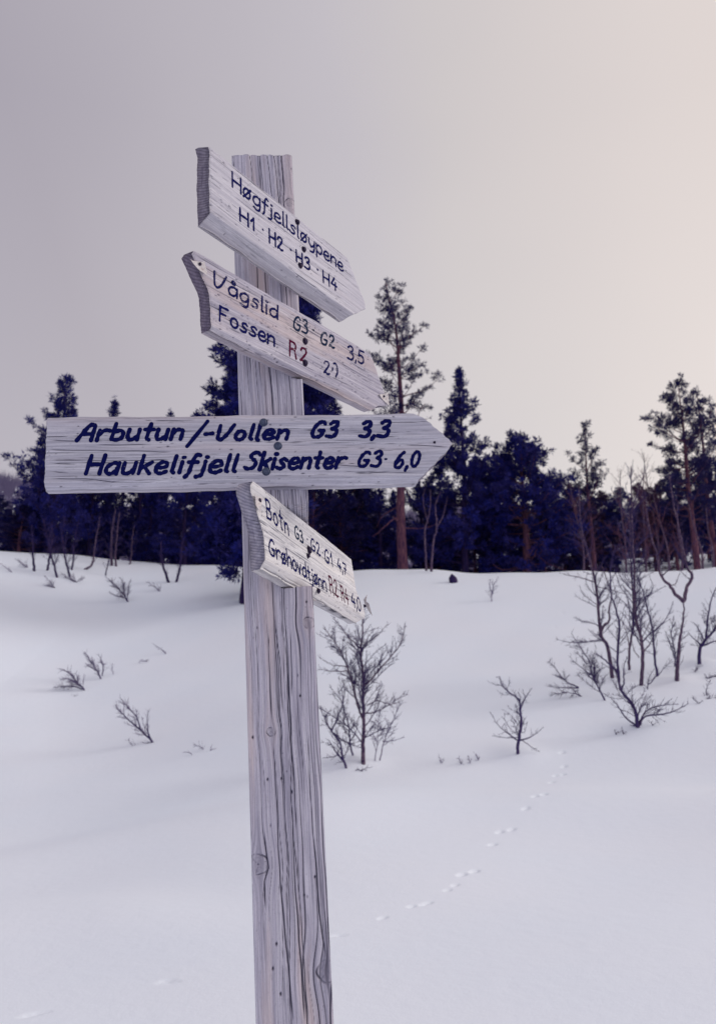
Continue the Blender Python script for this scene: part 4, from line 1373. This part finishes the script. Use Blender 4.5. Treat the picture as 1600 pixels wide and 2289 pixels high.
# leaning shrubs on the left slope
Z6 = lambda *a: [(x * .35, 1230 + y * .35) for x, y in a]
LS = [('shrub leaning left, largest of the bare shrubs on the left slope', [((975, 1228), (900, 1150), (830, 1090), (780, 1040), (745, 1000)), ((900, 1150), (870, 1060), (800, 980), (765, 940)), ((965, 1210), (940, 1130), (950, 1020)),
                                                                   ((975, 1228), (900, 1250), (850, 1248), (820, 1210))], 2.6, (12, 10)),
      ('dense low shrub leaning left, lowest of the upper pair on the left slope', [((540, 895), (490, 840), (440, 780), (385, 755)), ((530, 885), (470, 870), (400, 870), (340, 875)), ((500, 850), (430, 820), (380, 830))], 2.6, (22, 12)),
      ('shrub beside the dense low one, twigs fanning upward', [((645, 822), (610, 750), (570, 690), (540, 650)), ((655, 800), (660, 730), (625, 660)), ((620, 770), (570, 740), (545, 720))], 2.2, (16, 10)),
      ('tiny sprig just right of the upward fanning shrub', [((725, 792), (718, 760), (718, 720))], 1.2, (14,)),
      ('faint thin twigs leaning left, high on the left slope', [((1062, 662), (1030, 630), (980, 595)), ((1062, 662), (1000, 620))], 1.2, (5,)),
      ('little twig lying flat on the left slope', [((935, 712), (910, 708), (885, 712)), ((935, 712), (950, 690))], 1.0, (12,)),
      ('faint sprig above the lowest twig left of the post', [((1300, 1272), (1270, 1250), (1235, 1242))], 1.2, (12,)),
      ('small forked sprig nearest the post on the left', [((1345, 1280), (1355, 1240)), ((1345, 1280), (1375, 1265))], 1.1, (12,)),
      ('lowest bent twig left of the post', [((1225, 1307), (1200, 1290), (1165, 1290))], 1.3, (4,)),
      ('bushy bare shrub leaning left just below the forest edge', [((818, 328), (780, 270), (730, 220), (690, 180)), ((815, 325), (820, 250), (835, 190)), ((790, 300), (740, 290), (700, 270)), ((800, 300), (790, 230), (770, 170))], 2.2, (20, 10)),
      ('small shrub between the bushy shrub and the big dark pine', [((1020, 262), (980, 230), (935, 200)), ((1020, 262), (1030, 210))], 1.4, (14, 8)),
      ('spreading low shrub under the left forest edge', [((350, 240), (300, 230), (250, 235)), ((350, 240), (320, 200), (290, 170)), ((340, 240), (290, 265), (260, 280))], 1.6, (18, 10)),
      ('low tangle of twigs at the foot of the left birch stems', [((490, 205), (440, 180), (400, 150)), ((490, 205), (510, 185), (545, 175)), ((480, 200), (420, 195))], 1.6, (18, 10)),
      ('faint shrub at the far left forest edge', [((75, 140), (40, 110), (5, 85)), ((75, 140), (50, 125))], 1.4, (8,)),
      ('pale low shrub among the left trunks', [((180, 110), (140, 80), (100, 55)), ((180, 110), (150, 95), (115, 95))], 1.4, (18, 8)),
      ('half-buried twig under the dense low shrub', [((480, 932), (460, 930)), ((480, 932), (495, 925))], 1.2, (8,))]
for k, (lab, stems, rp, dn) in enumerate(LS):
    bare('bare_shrub', lab, 'shrub', [(Z6(*s), rp * (1 if i == 0 else .7)) for i, s in enumerate(stems)], seed=70 + k, dens=dn, level=len(dn), ratio=.40, bark=B_TWIG if rp > 1.5 else B_TWIGP,
         twig=B_TWIGP, up=.25, ang=(20, 48), jit=.12)

# birch stems along the left forest edge
LB = [('straight dark birch stem, leftmost on the open snow', [(222, 132), (215, 60), (212, -30), (205, -160)], 4.0, 0),
      ('birch stem close to the ragged pine, left of the crossing pair', [(305, 128), (318, 50), (330, -40), (335, -180)], 3.6, 0),
      ('birch stem leaning left, lower of the crossing pair', [(365, 172), (345, 90), (325, 20), (300, -90), (280, -200)], 3.2, 0),
      ('birch stem leaning left, second of the crossing pair', [(447, 172), (425, 80), (410, 10), (400, -100), (420, -220)], 3.2, 0),
      ('curved birch stem standing among the left trunks', [(460, 125), (470, 50), (475, -40), (500, -180)], 3.0, 0),
      ('birch bent low over the snow before it rises', [(545, 122), (590, 90), (605, 10), (620, -100), (640, -210)], 3.4, 1),
      ('pale brown birch stem, left of the close pair', [(715, 98), (712, 10), (718, -120), (740, -260)], 4.2, 1),
      ('pale brown birch stem, right of the close pair', [(742, 102), (738, 20), (750, -110), (765, -240)], 3.4, 1),
      ('small birch stem alone right of the close pair', [(830, 90), (840, 30), (845, -60), (860, -160)], 2.6, 1),
      ('thin crooked birch in front of the close pair', [(675, 162), (690, 90), (700, 40), (640, 0)], 2.0, 0),
      ('dark curved birch near the big dark pine', [(1078, 205), (1045, 110), (1028, 30), (1030, -60)], 4.2, 0),
      ('dark upright birch beside the curved one near the big pine', [(1130, 202), (1150, 100), (1160, 20), (1165, -80)], 3.8, 0)]
for k, (lab, s, rp, pale) in enumerate(LB):
    bare('birch_tree', lab, 'tree', [(Z6(*s), rp)], seed=100 + k, dens=(4.5, 5), level=2, ratio=.34, bark=B_BIRCH if pale else B_DARK, twig=B_TWIG, up=.5)
# pale birches against the dark wood right of the tall pine
bare('birch_tree', 'pale forked birch against the dark wood right of the tallest pine, left stem', 'tree',
     [([(952, 1268), (950, 1220), (950, 1185), (960, 1140), (962, 1095)], 3.0), ([(956, 1170), (945, 1120), (950, 1090)], 1.6)], seed=120, dens=(2, 3), level=2, ratio=.2, bark=B_BIRCH, up=.5, ground_at=(952, 1280))
bare('birch_tree', 'pale birch against the dark wood right of the tallest pine, right stem', 'tree',
     [([(964, 1268), (968, 1210), (976, 1180), (973, 1130), (985, 1100)], 3.2), ([(974, 1185), (990, 1150), (1000, 1110)], 1.6)], seed=121, dens=(2, 3), level=2, ratio=.2, bark=B_BIRCH, up=.5, ground_at=(964, 1280))
# leafless brown birch scrub behind the brow on the right
for k, (px, ty, r, lean) in enumerate(((1300, 1060, 37, -.3), (1395, 1045, 38, .2), (1440, 1020, 40, .5), (1490, 1085, 37, -.3), (1520, 1120, 36, .2), (1565, 1110, 37, -.2), (1590, 1130, 36, .1), (1470, 1010, 43, -.2))):
    loc, h = stand(px, r, ty)
    rg = np.random.default_rng(200 + k)
    P = np.array([loc + np.array([0, 0, -.2]), loc + np.array([.1, 0, h * .3]), loc + np.array([lean * .4, .1, h * .65]), loc + np.array([lean, .2, h])])
    S = smooth_path(P, 5)
    R = np.linspace(.055, .01, len(S))
    tw = []
    grow(S, R, 3, rg, tw, (5, 5, 5), (25, 55), .34, .16, .5, .005)
    t = thing('birch_tree', tuple(loc), 'leafless brown birch in the scrub behind the snow brow on the right', 'tree', 'brown birch scrub')
    V, F = tube_arrays([(S, R)], 6)
    new_obj('trunk', mesh_np('trunk', V - loc, F, B_BIRCH), t)
    V, F = tube_arrays(tw, 4)
    new_obj('branches', mesh_np('branches', V - loc, F, B_PINE), t)

# dark stub on the brow
g = hit(1013, 1302, 10, 45)
rg = np.random.default_rng(300)
Vs, Fs = [], []
for j, (r, z) in enumerate(((.13, -.1), (.13, .05), (.11, .17), (.07, .25), (.02, .30))):
    for i in range(9):
        a = 2 * math.pi * i / 9
        k = r * (1 + .25 * math.sin(2 * a + j) + rg.normal(0, .08))
        Vs.append((k * math.cos(a) - .05 * z * 3, k * math.sin(a), z + rg.normal(0, .012)))
for j in range(4):
    for i in range(9):
        Fs.append((j * 9 + i, j * 9 + (i + 1) % 9, (j + 1) * 9 + (i + 1) % 9, (j + 1) * 9 + i))
st_ = new_obj('tree_stump', mesh_np('tree_stump', np.array(Vs), np.array(Fs), B_DARK, False))
st_.location = tuple(g)
tag(st_, 'small dark stump tip poking out of the snow below the pointed conifer', 'stump')

# far birch wood on the fell behind the trees: reads as one mass
rg = np.random.default_rng(400)
N = 9000
az = np.radians(rg.uniform(-28, 28, N))
rr = np.sqrt(rg.uniform(95 ** 2, 250 ** 2, N))
x, y = np.sin(az) * rr, np.cos(az) * rr
z = ground_h(x, y, False)
hh = rg.uniform(2.2, 5.0, N)
K = 5
bx = np.repeat(np.stack([x, y, z], -1), K, 0)
H_ = np.repeat(hh, K) * rg.uniform(.5, 1, N * K)
ln = rg.normal(0, .30, (N * K, 2))
ln[::K] *= .3
top = bx + np.stack([ln[:, 0] * H_, ln[:, 1] * H_, H_], -1)
root = bx + np.stack([ln[:, 0] * H_ * .25, ln[:, 1] * H_ * .25, H_ * .12], -1)
root[::K] = bx[::K]
wd = np.stack([rg.uniform(.05, .16, N * K), np.zeros(N * K), np.zeros(N * K)], -1)
wd2 = np.stack([np.zeros(N * K), rg.uniform(.05, .16, N * K), np.zeros(N * K)], -1)
V = np.stack([root - wd, root + wd, root + wd2, top], 1).reshape(-1, 3)
i = np.arange(N * K) * 4
F = np.concatenate([np.stack([i, i + 1, i + 3], -1), np.stack([i + 1, i + 2, i + 3], -1), np.stack([i + 2, i, i + 3], -1)])
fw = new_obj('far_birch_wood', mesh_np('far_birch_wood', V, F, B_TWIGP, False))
tag(fw, 'pale bare birch wood covering the far snowy fell', 'woodland', kind='stuff')
